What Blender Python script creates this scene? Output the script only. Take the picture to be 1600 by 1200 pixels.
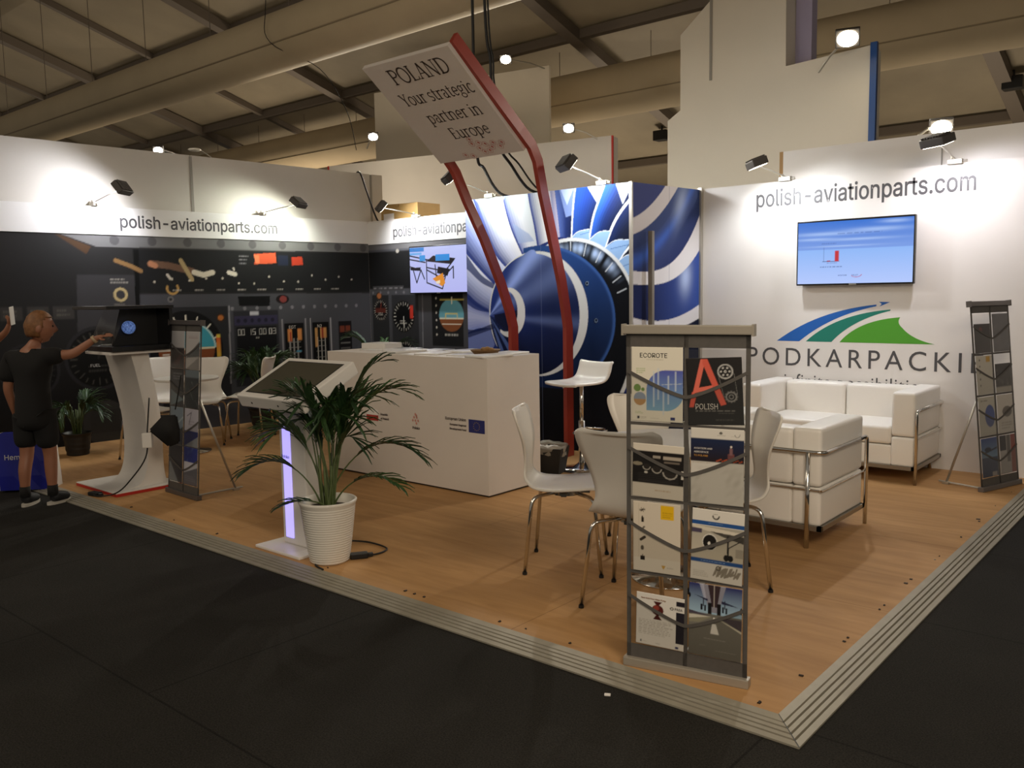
import bpy, bmesh, math, random
import numpy as np
from mathutils import Vector, Matrix, Euler

for o in list(bpy.data.objects): bpy.data.objects.remove(o)
SC = bpy.context.scene
COL = SC.collection
PI = math.pi

# ------------------------------------------------------------------ camera
def setup_camera():
    yaw, pit, rol = -0.7068923, 0.1052454, 0.0166182
    fw = Vector((math.sin(yaw)*math.cos(pit), math.cos(yaw)*math.cos(pit), -math.sin(pit)))
    r = Vector((math.cos(yaw), -math.sin(yaw), 0)); dn = fw.cross(r)
    c, s = math.cos(rol), math.sin(rol)
    r2 = c*r + s*dn; d2 = -s*r + c*dn
    cam = bpy.data.cameras.new('camera'); o = bpy.data.objects.new('camera', cam); COL.objects.link(o)
    m = Matrix(((r2.x, -d2.x, -fw.x, 1.185), (r2.y, -d2.y, -fw.y, -2.808), (r2.z, -d2.z, -fw.z, 1.5), (0, 0, 0, 1)))
    o.matrix_world = m
    cam.sensor_fit = 'HORIZONTAL'; cam.sensor_width = 36; cam.lens = 36*1345/1600
    cam.clip_start = 0.05; cam.clip_end = 200
    SC.camera = o
setup_camera()

# ------------------------------------------------------------------ world, exposure
def setup_world():
    w = bpy.data.worlds.new('hall_ambience'); SC.world = w; w.use_nodes = True
    b = w.node_tree.nodes['Background']; b.inputs[0].default_value = (1.0, 0.90, 0.76, 1); b.inputs[1].default_value = 0.22
    SC.view_settings.view_transform = 'Standard'; SC.view_settings.look = 'None'
    SC.view_settings.gamma = 1; SC.view_settings.use_curve_mapping = False
    SC.view_settings.exposure = 0.0
setup_world()

def add_light(name, kind, loc, target, energy, color=(1, 1, 1), size=0.1, cone=100, blend=0.8, parent=None, size_y=None):
    l = bpy.data.lights.new(name, kind); l.energy = energy; l.color = color
    if kind == 'SPOT':
        l.spot_size = math.radians(cone); l.spot_blend = blend; l.shadow_soft_size = size
    elif kind == 'AREA':
        l.size = size
        if size_y: l.shape = 'RECTANGLE'; l.size_y = size_y
    else: l.shadow_soft_size = size
    o = bpy.data.objects.new(name, l); COL.objects.link(o)
    d = Vector(target) - Vector(loc)
    q = d.to_track_quat('-Z', 'Y')
    if parent:
        o.parent = parent
        inv = parent_matrix(parent).inverted()
        o.matrix_local = inv @ (Matrix.Translation(loc) @ q.to_matrix().to_4x4())
    else:
        o.location = loc; o.rotation_euler = q.to_euler()
    return o

# fill lights added out of frame, behind and beside the camera, to brighten the booth
WARM = (1.0, 0.84, 0.64)
add_light('aisle_fill', 'AREA', (1.4, -4.2, 3.4), (-1.6, .8, 0.4), 68, WARM, 1.8)
add_light('aisle_fill', 'AREA', (2.2, -1.7, 3.3), (-.6, .9, 0.5), 78, WARM, 1.2)
add_light('aisle_fill', 'AREA', (-6.5, -4.5, 5.6), (-5.5, 1.0, 0.3), 70, WARM, 2.0)
add_light('aisle_fill', 'AREA', (5.0, 3.5, 5.2), (-0.5, 4.0, 0.8), 10, (1, 0.9, 0.85), 1.4)
add_light('rear_wall_fill', 'AREA', (-9.5, 5.6, 2.2), (-9.0, 8.0, 4.2), 32, WARM, .8)  # unseen fill added to brighten the neighbour walls at the rear
# unseen uplights added behind the walls to brighten the tent roof
for p in ((-2.5, 13.2, .8, 105), (-9.5, 13.2, .8, 150), (-16.0, 9.5, 1.0, 200), (-22.0, 5.0, 1.5, 60)):
    add_light('roof_fill', 'AREA', p[:3], (p[0]-1, p[1]-2.5, 6.0), p[3], WARM, 2.0)

# ------------------------------------------------------------------ helpers
def lin(c):
    if isinstance(c, str):
        c = c.lstrip('#'); c = [int(c[i:i+2], 16)/255 for i in (0, 2, 4)]
    return tuple((x/12.92 if x <= 0.04045 else ((x+0.055)/1.055)**2.4) for x in c)

MATS = {}
def mat(name, color, rough=0.5, metal=0.0, noise=0.0, scale=8.0, bump=0.0, spec=0.5, coat=0.0, trans=0.0, alpha=1.0):
    if name in MATS: return MATS[name]
    m = bpy.data.materials.new(name); m.use_nodes = True; nt = m.node_tree
    b = nt.nodes['Principled BSDF']; col = lin(color)
    b.inputs['Base Color'].default_value = (*col, 1); b.inputs['Roughness'].default_value = rough
    b.inputs['Metallic'].default_value = metal; b.inputs['Specular IOR Level'].default_value = spec
    b.inputs['Coat Weight'].default_value = coat; b.inputs['Transmission Weight'].default_value = trans
    b.inputs['Alpha'].default_value = alpha
    if noise or bump:
        tc = nt.nodes.new('ShaderNodeTexCoord'); n = nt.nodes.new('ShaderNodeTexNoise')
        n.inputs['Scale'].default_value = scale; n.inputs['Detail'].default_value = 5
        nt.links.new(tc.outputs['Object'], n.inputs['Vector'])
        if noise:
            r = nt.nodes.new('ShaderNodeValToRGB')
            r.color_ramp.elements[0].position = 0.3; r.color_ramp.elements[1].position = 0.7
            r.color_ramp.elements[0].color = (*[max(0, x*(1-noise)) for x in col], 1)
            r.color_ramp.elements[1].color = (*[min(1, x*(1+noise)) for x in col], 1)
            nt.links.new(n.outputs['Fac'], r.inputs[0]); nt.links.new(r.outputs[0], b.inputs['Base Color'])
        if bump:
            bp = nt.nodes.new('ShaderNodeBump'); bp.inputs['Strength'].default_value = bump; bp.inputs['Distance'].default_value = 0.01
            nt.links.new(n.outputs['Fac'], bp.inputs['Height']); nt.links.new(bp.outputs[0], b.inputs['Normal'])
    MATS[name] = m; return m

def emis(name, color, strength):
    if name in MATS: return MATS[name]
    m = bpy.data.materials.new(name); m.use_nodes = True
    b = m.node_tree.nodes['Principled BSDF']
    b.inputs['Base Color'].default_value = (*lin(color), 1)
    b.inputs['Emission Color'].default_value = (*lin(color), 1); b.inputs['Emission Strength'].default_value = strength
    MATS[name] = m; return m

def print_mat(name, rough=0.4, emit=0.0):
    if name in MATS: return MATS[name]
    m = bpy.data.materials.new(name); m.use_nodes = True; nt = m.node_tree; b = nt.nodes['Principled BSDF']
    a = nt.nodes.new('ShaderNodeAttribute'); a.attribute_name = 'print'
    b.inputs['Roughness'].default_value = rough
    if name == 'printed_wall': b.inputs['Specular IOR Level'].default_value = 0.12
    if emit:
        b.inputs['Base Color'].default_value = (0.01, 0.01, 0.01, 1)
        nt.links.new(a.outputs['Color'], b.inputs['Emission Color']); b.inputs['Emission Strength'].default_value = emit
    else: nt.links.new(a.outputs['Color'], b.inputs['Base Color'])
    MATS[name] = m; return m

def parent_matrix(o):
    m = o.matrix_basis.copy()
    while o.parent: o = o.parent; m = o.matrix_basis @ m
    return m

def link(name, me, m=None, parent=None, smooth=False):
    o = bpy.data.objects.new(name, me); COL.objects.link(o)
    if m is not None and not me.materials:
        for x in (m if isinstance(m, (list, tuple)) else [m]): me.materials.append(x)
    if parent: o.parent = parent
    if smooth:
        me.polygons.foreach_set('use_smooth', [True]*len(me.polygons))
    return o

def obj(name, bm, m=None, parent=None, smooth=False):
    bmesh.ops.recalc_face_normals(bm, faces=bm.faces)
    me = bpy.data.meshes.new(name); bm.to_mesh(me); bm.free()
    return link(name, me, m, parent, smooth)

def thing(name, label, cat, loc=(0, 0, 0), rz=0, group=None):
    o = bpy.data.objects.new(name, None); COL.objects.link(o); o.empty_display_size = 0.1
    o.location = loc; o.rotation_euler = (0, 0, rz)
    return tag(o, label, cat, group)

def tag(o, label, cat, group=None):
    o['label'] = label; o['category'] = cat
    if group: o['group'] = group
    return o

def struct(o, label=None):
    o['kind'] = 'structure'
    if label: o['label'] = label
    return o

def frame(name, loc, rz, label=None):           # an empty carrying a piece of the setting
    o = bpy.data.objects.new(name, None); COL.objects.link(o); o.empty_display_size = 0.1
    o.location = loc; o.rotation_euler = (0, 0, rz)
    return struct(o, label)

def dup(root, loc, rz, label=None, group=None):
    r = root.copy(); COL.objects.link(r); r.location = loc; r.rotation_euler = (0, 0, rz)
    if label: r['label'] = label
    if group: r['group'] = group
    for ch in list(root.children):
        c = ch.copy(); COL.objects.link(c); c.parent = r
        for g in list(ch.children):
            d = g.copy(); COL.objects.link(d); d.parent = c
    return r

def BM(): return bmesh.new()

def box(bm, x0, x1, y0, y1, z0, z1, bev=0.0, mi=0, M=None, seg=2):
    r = bmesh.ops.create_cube(bm, size=1)
    vs = r['verts']
    for v in vs:
        v.co = Vector((x0+(x1-x0)*(v.co.x+.5), y0+(y1-y0)*(v.co.y+.5), z0+(z1-z0)*(v.co.z+.5)))
    fs = list({f for v in vs for f in v.link_faces})
    for f in fs: f.material_index = mi
    if bev:
        es = list({e for v in vs for e in v.link_edges})
        rr = bmesh.ops.bevel(bm, geom=es, offset=bev, segments=seg, affect='EDGES', profile=0.6)
        vs = list({v for f in rr['faces'] for v in f.verts} | {v for v in vs if v.is_valid})
        for f in rr['faces']: f.material_index = mi
    if M is not None:
        for v in vs: v.co = M @ v.co
    return vs

def cyl(bm, p, q, r, r2=None, n=16, caps=True, mi=0):
    p, q = Vector(p), Vector(q); d = q-p; r2 = r if r2 is None else r2
    M = Matrix.Translation((p+q)/2) @ d.to_track_quat('Z', 'Y').to_matrix().to_4x4()
    g = bmesh.ops.create_cone(bm, cap_ends=caps, segments=n, radius1=r, radius2=r2, depth=d.length, matrix=M)
    for f in {f for v in g['verts'] for f in v.link_faces}: f.material_index = mi
    return g['verts']

def smooth_path(pts, n=6):
    pts = [Vector(p) for p in pts]; out = []
    for i in range(len(pts)-1):
        p0 = pts[max(i-1, 0)]; p1 = pts[i]; p2 = pts[i+1]; p3 = pts[min(i+2, len(pts)-1)]
        for k in range(n):
            t = k/n
            out.append(0.5*((2*p1)+(p2-p0)*t+(2*p0-5*p1+4*p2-p3)*t*t+(3*p1-p0-3*p2+p3)*t**3))
    out.append(pts[-1]); return out

def round_path(pts, rad=0.03, n=5):
    pts = [Vector(p) for p in pts]; out = [pts[0]]
    for i in range(1, len(pts)-1):
        a, b, c = pts[i-1], pts[i], pts[i+1]
        d1 = (a-b); d2 = (c-b); r = min(rad, d1.length*.45, d2.length*.45)
        s, e = b+d1.normalized()*r, b+d2.normalized()*r
        for k in range(n+1):
            t = k/n; out.append((1-t)**2*s+2*t*(1-t)*b+t*t*e)
    out.append(pts[-1]); return out

def tube(bm, pts, r, n=8, prof=None, mi=0, up=None):
    pts = [Vector(p) for p in pts]; rings = []
    T = [(pts[min(i+1, len(pts)-1)]-pts[max(i-1, 0)]).normalized() for i in range(len(pts))]
    nrm = Vector(up) if up else (Vector((0, 0, 1)) if abs(T[0].z) < .9 else Vector((1, 0, 0)))
    for i, p in enumerate(pts):
        t = T[i]; nrm = (nrm - t*nrm.dot(t)).normalized(); b = t.cross(nrm)
        rr = r[i] if isinstance(r, (list, tuple)) else r
        if prof: ring = [bm.verts.new(p+nrm*(v*rr)+b*(u*rr)) for u, v in prof]
        else: ring = [bm.verts.new(p+(nrm*math.cos(2*PI*k/n)+b*math.sin(2*PI*k/n))*rr) for k in range(n)]
        rings.append(ring)
    m = len(rings[0])
    for a, b in zip(rings, rings[1:]):
        for k in range(m):
            f = bm.faces.new((a[k], a[(k+1) % m], b[(k+1) % m], b[k])); f.material_index = mi
    for rg in (rings[0][::-1], rings[-1]):
        f = bm.faces.new(rg); f.material_index = mi

def lathe(bm, prof, n=32, mi=0, c=(0, 0, 0)):
    rings = []
    for r, z in prof:
        rings.append([bm.verts.new((c[0]+r*math.cos(2*PI*k/n), c[1]+r*math.sin(2*PI*k/n), c[2]+z)) for k in range(n)])
    for a, b in zip(rings, rings[1:]):
        for k in range(n):
            f = bm.faces.new((a[k], a[(k+1) % n], b[(k+1) % n], b[k])); f.material_index = mi
    if prof[0][0] > 1e-4: bm.faces.new(rings[0][::-1]).material_index = mi
    if prof[-1][0] > 1e-4: bm.faces.new(rings[-1]).material_index = mi

def prism(bm, pts, y0, y1, mi=0):                # polygon in the xz plane, extruded in y
    a = [bm.verts.new((x, y0, z)) for x, z in pts]; b = [bm.verts.new((x, y1, z)) for x, z in pts]
    n = len(pts)
    bm.faces.new(a).material_index = mi; bm.faces.new(b[::-1]).material_index = mi
    for k in range(n):
        bm.faces.new((a[k], b[k], b[(k+1) % n], a[(k+1) % n])).material_index = mi

# ---- printed artwork: colours computed per point of a fine grid
class Canvas:
    def __init__(s, w, h, res, bg, ss=2):
        s.w, s.h = w, h; s.nx = max(2, int(round(w/res))+1); s.ny = max(2, int(round(h/res))+1); s.ss = ss
        X = (np.arange(s.nx*ss)+.5)/(s.nx*ss)*w; Z = (np.arange(s.ny*ss)+.5)/(s.ny*ss)*h
        s.X, s.Z = np.meshgrid(X, Z); s.c = np.empty(s.X.shape+(3,)); s.c[:] = lin(bg)
    def put(s, mask, col, a=1.0):
        m = np.clip(mask.astype(float), 0, 1)[..., None]*a
        col = np.array(lin(col)) if not isinstance(col, np.ndarray) else col
        s.c = s.c*(1-m)+col*m
    def poly(s, pts, col, a=1.0):
        n = len(pts); ins = np.zeros(s.X.shape, bool)
        for i in range(n):
            (x0, z0), (x1, z1) = pts[i], pts[(i+1) % n]
            if z0 == z1: continue
            c = ((z0 > s.Z) != (z1 > s.Z)) & (s.X < (x1-x0)*(s.Z-z0)/(z1-z0)+x0)
            ins ^= c
        s.put(ins, col, a); return ins
    def rect(s, x0, z0, x1, z1, col, a=1.0): s.put((s.X >= x0) & (s.X <= x1) & (s.Z >= z0) & (s.Z <= z1), col, a)
    def vgrad(s, x0, z0, x1, z1, cb, ct, mask=None):
        m = (s.X >= x0) & (s.X <= x1) & (s.Z >= z0) & (s.Z <= z1)
        if mask is not None: m &= mask
        t = np.clip((s.Z-z0)/(z1-z0), 0, 1)[..., None]
        s.put(m, np.array(lin(cb))*(1-t)+np.array(lin(ct))*t)
    def ell(s, x, z, rx, rz, col, a=1.0):
        m = ((s.X-x)/rx)**2+((s.Z-z)/rz)**2 <= 1; s.put(m, col, a); return m
    def ring(s, x, z, rx, rz, t, col, a=1.0, a0=None, a1=None):
        d = np.sqrt(((s.X-x)/rx)**2+((s.Z-z)/rz)**2); m = (d <= 1) & (d >= 1-t/rx)
        if a0 is not None:
            th = np.degrees(np.arctan2(s.Z-z, s.X-x)) % 360; m &= (th >= a0) & (th <= a1) if a0 < a1 else (th >= a0) | (th <= a1)
        s.put(m, col, a)
    def line(s, pts, w, col, a=1.0):
        D = np.full(s.X.shape, 1e9)
        for (x0, z0), (x1, z1) in zip(pts, pts[1:]):
            dx, dz = x1-x0, z1-z0; L = dx*dx+dz*dz+1e-12
            t = np.clip(((s.X-x0)*dx+(s.Z-z0)*dz)/L, 0, 1)
            D = np.minimum(D, np.hypot(s.X-x0-t*dx, s.Z-z0-t*dz))
        s.put(D <= w/2, col, a)
    def textlines(s, x0, z0, x1, z1, n, col, seed=1, a=0.7):    # greeked small print
        rnd = random.Random(seed); hh = (z1-z0)/n
        for i in range(n):
            z = z1-hh*(i+.5); x = x0; end = x1-(rnd.random()*.3*(x1-x0))
            while x < end:
                l = (x1-x0)*(0.05+0.1*rnd.random()); s.rect(x, z-hh*.22, min(x+l, end), z+hh*.22, col, a); x += l+(x1-x0)*.03
    def cloud(s, mask, col, scale, amp, seed=0, thr=0.0):       # soft mottling inside a picture
        rnd = random.Random(seed); f = np.zeros(s.X.shape)
        for k in range(7):
            ax, az, ph = rnd.uniform(-1, 1), rnd.uniform(-1, 1), rnd.uniform(0, 6)
            f += np.sin((s.X*ax+s.Z*az)*scale*(1+k*.45)+ph)/(1+k*.4)
        s.put(np.clip((f-thr)*amp, 0, 1)*mask, col)
    def colors(s):
        q = s.ss; c = s.c.reshape(s.ny, q, s.nx, q, 3).mean((1, 3)); return c

def print_mesh(name, cv, m, parent=None, thick=0.0, backcol='#e8e6e2', bend=None, M=None):
    """the artwork as a sheet in the local xz plane facing -y, lower left corner at the origin"""
    nx, ny = cv.nx, cv.ny
    x = np.linspace(0, cv.w, nx); z = np.linspace(0, cv.h, ny); X, Z = np.meshgrid(x, z)
    Y = np.zeros_like(X)
    if bend is not None: Y = bend(X, Z)
    co = np.stack([X, Y, Z], -1).reshape(-1, 3); cols = cv.colors().reshape(-1, 3)
    i = np.arange((ny-1)*(nx-1)); r = i//(nx-1); c = i % (nx-1); a = r*nx+c
    quads = np.stack([a, a+1, a+nx+1, a+nx], 1)
    if thick:
        N = len(co); co2 = co.copy(); co2[:, 1] += thick
        per = list(range(nx-1))+[k*nx+nx-1 for k in range(ny-1)]+[(ny-1)*nx+k for k in range(nx-1, 0, -1)]+[k*nx for k in range(ny-1, 0, -1)]
        side = np.array([[per[(k+1) % len(per)], per[k], per[k]+N, per[(k+1) % len(per)]+N] for k in range(len(per))])
        back = quads[:, ::-1]+N
        co = np.concatenate([co, co2]); quads = np.concatenate([quads, back, side])
        cols = np.concatenate([cols, np.tile(np.array(lin(backcol)), (N, 1))])
    if M is not None:
        co = co @ np.array(M.to_3x3()).T+np.array(M.translation)
    me = bpy.data.meshes.new(name)
    me.vertices.add(len(co)); me.vertices.foreach_set('co', co.astype(np.float32).ravel())
    me.loops.add(len(quads)*4); me.loops.foreach_set('vertex_index', quads.astype(np.int32).ravel())
    me.polygons.add(len(quads)); me.polygons.foreach_set('loop_start', np.arange(0, len(quads)*4, 4, dtype=np.int32))
    me.update(calc_edges=True)
    at = me.attributes.new('print', 'FLOAT_COLOR', 'POINT')
    at.data.foreach_set('color', np.concatenate([cols, np.ones((len(cols), 1))], 1).astype(np.float32).ravel())
    me.validate()
    return link(name, me, m, parent)

def grotesque():
    import os
    p = os.path.join(bpy.utils.resource_path('LOCAL'), 'datafiles', 'fonts', 'Inter.woff2')   # ships with Blender
    try: return bpy.data.fonts.load(p)
    except Exception: return None
GROT = grotesque()
def text_mesh(name, s, size, m, parent=None, M=None, sx=1.0, align='LEFT', extrude=0.0006, space=1.0, bold=0.0, font=None, width=None):
    cu = bpy.data.curves.new('lettering', 'FONT'); cu.body = s; cu.size = size; cu.align_x = align
    cu.extrude = extrude; cu.space_character = space; cu.offset = bold; cu.resolution_u = 4
    if font: cu.font = font
    t = bpy.data.objects.new('lettering_source', cu); COL.objects.link(t)
    bpy.context.view_layer.update()
    dg = bpy.context.evaluated_depsgraph_get()
    me = bpy.data.meshes.new_from_object(t.evaluated_get(dg)); me.name = name
    bpy.data.objects.remove(t); bpy.data.curves.remove(cu)
    if width:
        xs = [v.co.x for v in me.vertices]; sx = width/(max(xs)-min(xs))
    R = Matrix(((sx, 0, 0, 0), (0, 0, -1, 0), (0, 1, 0, 0), (0, 0, 0, 1)))   # letters stand in xz, read from -y
    me.transform((M or Matrix()) @ R); me.materials.clear()
    return link(name, me, m, parent)

def lathe_sphere(bm, c, r, sx=1, sy=1, sz=1, u=16, v=10, mi=0):
    g = bmesh.ops.create_uvsphere(bm, u_segments=u, v_segments=v, radius=r)
    for x in g['verts']: x.co = Vector((x.co.x*sx+c[0], x.co.y*sy+c[1], x.co.z*sz+c[2]))
    for f in {f for x in g['verts'] for f in x.link_faces}: f.material_index = mi
    return g['verts']

def skin(name, joints, edges, m, parent=None, sub=2, root=0):
    """a continuous body grown over a skeleton: joints = {key: (x,y,z, rx[, ry])}"""
    keys = list(joints); me = bpy.data.meshes.new(name)
    me.from_pydata([joints[k][:3] for k in keys], [(keys.index(a), keys.index(b)) for a, b in edges], [])
    o = bpy.data.objects.new(name, me); COL.objects.link(o)
    md = o.modifiers.new('skin', 'SKIN'); md.use_smooth_shade = True; md.branch_smoothing = 0.3
    sv = me.skin_vertices[0].data
    for i, k in enumerate(keys):
        j = joints[k]; sv[i].radius = (j[3], j[4] if len(j) > 4 else j[3]); sv[i].use_root = (i == root)
    s = o.modifiers.new('sub', 'SUBSURF'); s.levels = sub; s.render_levels = sub
    bpy.context.view_layer.update()
    dg = bpy.context.evaluated_depsgraph_get()
    me2 = bpy.data.meshes.new_from_object(o.evaluated_get(dg)); me2.name = name
    bpy.data.objects.remove(o); bpy.data.meshes.remove(me)
    me2.materials.clear()
    return link(name, me2, m, parent, smooth=True)

# ------------------------------------------------------------------ materials
M_WALL = mat('white_wall_panel', '#dcd8d4', 0.45, noise=0.03, scale=2)
M_FASCIA = mat('white_fascia_board', '#e2e0de', 0.4)
M_GREYWALL = mat('pale_grey_wall_panel', '#c9c4bc', 0.55, noise=0.04, scale=1.5)
M_LETTER = mat('dark_grey_lettering', '#4a494b', 0.5)
M_ALU = mat('brushed_aluminium', '#b9b4aa', 0.38, 0.75)
M_CHROME = mat('chrome', '#d9d6d0', 0.12, 1.0)
M_WHITE = mat('white_lacquer', '#dedad4', 0.35, noise=0.02, scale=3)
M_WHITE_GLOSS = mat('white_gloss', '#e4e1dc', 0.22)
M_LEATHER = mat('white_leatherette', '#e9e5de', 0.38, bump=0.05, scale=60)
M_BLACK = mat('black_plastic', '#141414', 0.45)
M_BLACK_SATIN = mat('black_satin', '#101012', 0.25)
M_CABLE = mat('black_cable', '#0e0d0c', 0.5)
M_RED = mat('red_paint', '#8f3528', 0.35, noise=0.05, scale=3)
M_REDEDGE = mat('red_edge', '#b3281e', 0.5)
M_GREYFAB = mat('grey_webbing', '#4e4a46', 0.7, noise=0.08, scale=40)
M_DUCT = mat('fabric_duct', '#b3a284', 0.85, noise=0.06, scale=1.2)
M_TENT = mat('tent_sheet', '#a89c86', 0.6, noise=0.12, scale=0.8)
M_STEEL = mat('tent_beam_aluminium', '#6a6055', 0.6, 0.2)
M_PRINT = print_mat('printed_sheet', 0.35)
M_PRINT_WALL = print_mat('printed_wall', 0.6)

def film_mat():
    m = bpy.data.materials.new('clear_plastic_film'); m.use_nodes = True; nt = m.node_tree
    nt.nodes.remove(nt.nodes['Principled BSDF'])
    t = nt.nodes.new('ShaderNodeBsdfTransparent'); t.inputs[0].default_value = (.93, .93, .92, 1)
    g = nt.nodes.new('ShaderNodeBsdfGlossy'); g.inputs['Roughness'].default_value = 0.25; g.inputs[0].default_value = (.6, .6, .6, 1)
    x = nt.nodes.new('ShaderNodeMixShader'); x.inputs[0].default_value = 0.10
    nt.links.new(t.outputs[0], x.inputs[1]); nt.links.new(g.outputs[0], x.inputs[2])
    nt.links.new(x.outputs[0], nt.nodes['Material Output'].inputs[0]); return m
M_FILM = film_mat()

def wood_floor_mat():
    m = bpy.data.materials.new('plywood_floor'); m.use_nodes = True; nt = m.node_tree; b = nt.nodes['Principled BSDF']
    L = nt.links.new; N = nt.nodes.new
    tc = N('ShaderNodeTexCoord'); mp = N('ShaderNodeMapping'); mp.inputs['Scale'].default_value = (0.7, 5, 1)
    L(tc.outputs['Object'], mp.inputs[0])
    n1 = N('ShaderNodeTexNoise'); n1.inputs['Scale'].default_value = 2.2; n1.inputs['Detail'].default_value = 6; n1.inputs['Distortion'].default_value = 1.2
    L(mp.outputs[0], n1.inputs['Vector'])
    r = N('ShaderNodeValToRGB'); e = r.color_ramp.elements
    e[0].position, e[0].color = 0.25, (*lin('#a37b50'), 1); e[1].position, e[1].color = 0.75, (*lin('#bb9262'), 1)
    L(n1.outputs['Fac'], r.inputs[0])
    n2 = N('ShaderNodeTexNoise'); n2.inputs['Scale'].default_value = 0.9; n2.inputs['Detail'].default_value = 8; L(tc.outputs['Object'], n2.inputs['Vector'])
    mr = N('ShaderNodeMapRange'); mr.inputs[1].default_value = .35; mr.inputs[2].default_value = .7; mr.inputs[3].default_value = .86; mr.inputs[4].default_value = 1.08
    L(n2.outputs['Fac'], mr.inputs[0])
    # joints of the boards
    br = N('ShaderNodeTexBrick'); br.inputs['Scale'].default_value = 1; br.inputs['Brick Width'].default_value = 2.5; br.inputs['Row Height'].default_value = 1.25
    br.inputs['Mortar Size'].default_value = 0.0025; br.inputs['Color1'].default_value = br.inputs['Color2'].default_value = (1, 1, 1, 1); br.inputs['Mortar'].default_value = (.55, .5, .45, 1)
    L(tc.outputs['Object'], br.inputs['Vector'])
    mx = N('ShaderNodeMix'); mx.data_type = 'RGBA'; mx.blend_type = 'MULTIPLY'; mx.inputs[0].default_value = 1
    L(r.outputs[0], mx.inputs[6]); L(mr.outputs[0], mx.inputs[7])
    my = N('ShaderNodeMix'); my.data_type = 'RGBA'; my.blend_type = 'MULTIPLY'; my.inputs[0].default_value = .8
    L(mx.outputs[2], my.inputs[6]); L(br.outputs['Color'], my.inputs[7])
    L(my.outputs[2], b.inputs['Base Color'])
    b.inputs['Roughness'].default_value = 0.6; b.inputs['Specular IOR Level'].default_value = 0.12
    bp = N('ShaderNodeBump'); bp.inputs['Strength'].default_value = .06; L(n1.outputs['Fac'], bp.inputs['Height']); L(bp.outputs[0], b.inputs['Normal'])
    return m

def carpet_mat():
    m = bpy.data.materials.new('charcoal_carpet'); m.use_nodes = True; nt = m.node_tree; b = nt.nodes['Principled BSDF']
    L = nt.links.new; N = nt.nodes.new
    tc = N('ShaderNodeTexCoord'); n1 = N('ShaderNodeTexNoise'); n1.inputs['Scale'].default_value = 170; n1.inputs['Detail'].default_value = 3
    L(tc.outputs['Object'], n1.inputs['Vector'])
    r = N('ShaderNodeValToRGB'); e = r.color_ramp.elements
    e[0].position, e[0].color = 0.3, (*lin('#171614'), 1); e[1].position, e[1].color = 0.75, (*lin('#32302c'), 1)
    L(n1.outputs['Fac'], r.inputs[0])
    n2 = N('ShaderNodeTexNoise'); n2.inputs['Scale'].default_value = 1.1; n2.inputs['Detail'].default_value = 6; L(tc.outputs['Object'], n2.inputs['Vector'])
    mr = N('ShaderNodeMapRange'); mr.inputs[1].default_value = .3; mr.inputs[2].default_value = .7; mr.inputs[3].default_value = .75; mr.inputs[4].default_value = 1.15
    L(n2.outputs['Fac'], mr.inputs[0])
    br = N('ShaderNodeTexBrick'); br.inputs['Scale'].default_value = 1; br.inputs['Brick Width'].default_value = 2; br.inputs['Row Height'].default_value = 1.3
    br.inputs['Mortar Size'].default_value = 0.005; br.inputs['Color1'].default_value = br.inputs['Color2'].default_value = (1, 1, 1, 1); br.inputs['Mortar'].default_value = (.5, .5, .5, 1)
    L(tc.outputs['Object'], br.inputs['Vector'])
    mx = N('ShaderNodeMix'); mx.data_type = 'RGBA'; mx.blend_type = 'MULTIPLY'; mx.inputs[0].default_value = 1
    L(r.outputs[0], mx.inputs[6]); L(mr.outputs[0], mx.inputs[7])
    my = N('ShaderNodeMix'); my.data_type = 'RGBA'; my.blend_type = 'MULTIPLY'; my.inputs[0].default_value = 1
    L(mx.outputs[2], my.inputs[6]); L(br.outputs['Color'], my.inputs[7]); L(my.outputs[2], b.inputs['Base Color'])
    b.inputs['Roughness'].default_value = 0.95; b.inputs['Specular IOR Level'].default_value = 0.15
    bp = N('ShaderNodeBump'); bp.inputs['Strength'].default_value = .5; bp.inputs['Distance'].default_value = .006
    L(n1.outputs['Fac'], bp.inputs['Height']); L(bp.outputs[0], b.inputs['Normal'])
    return m

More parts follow.
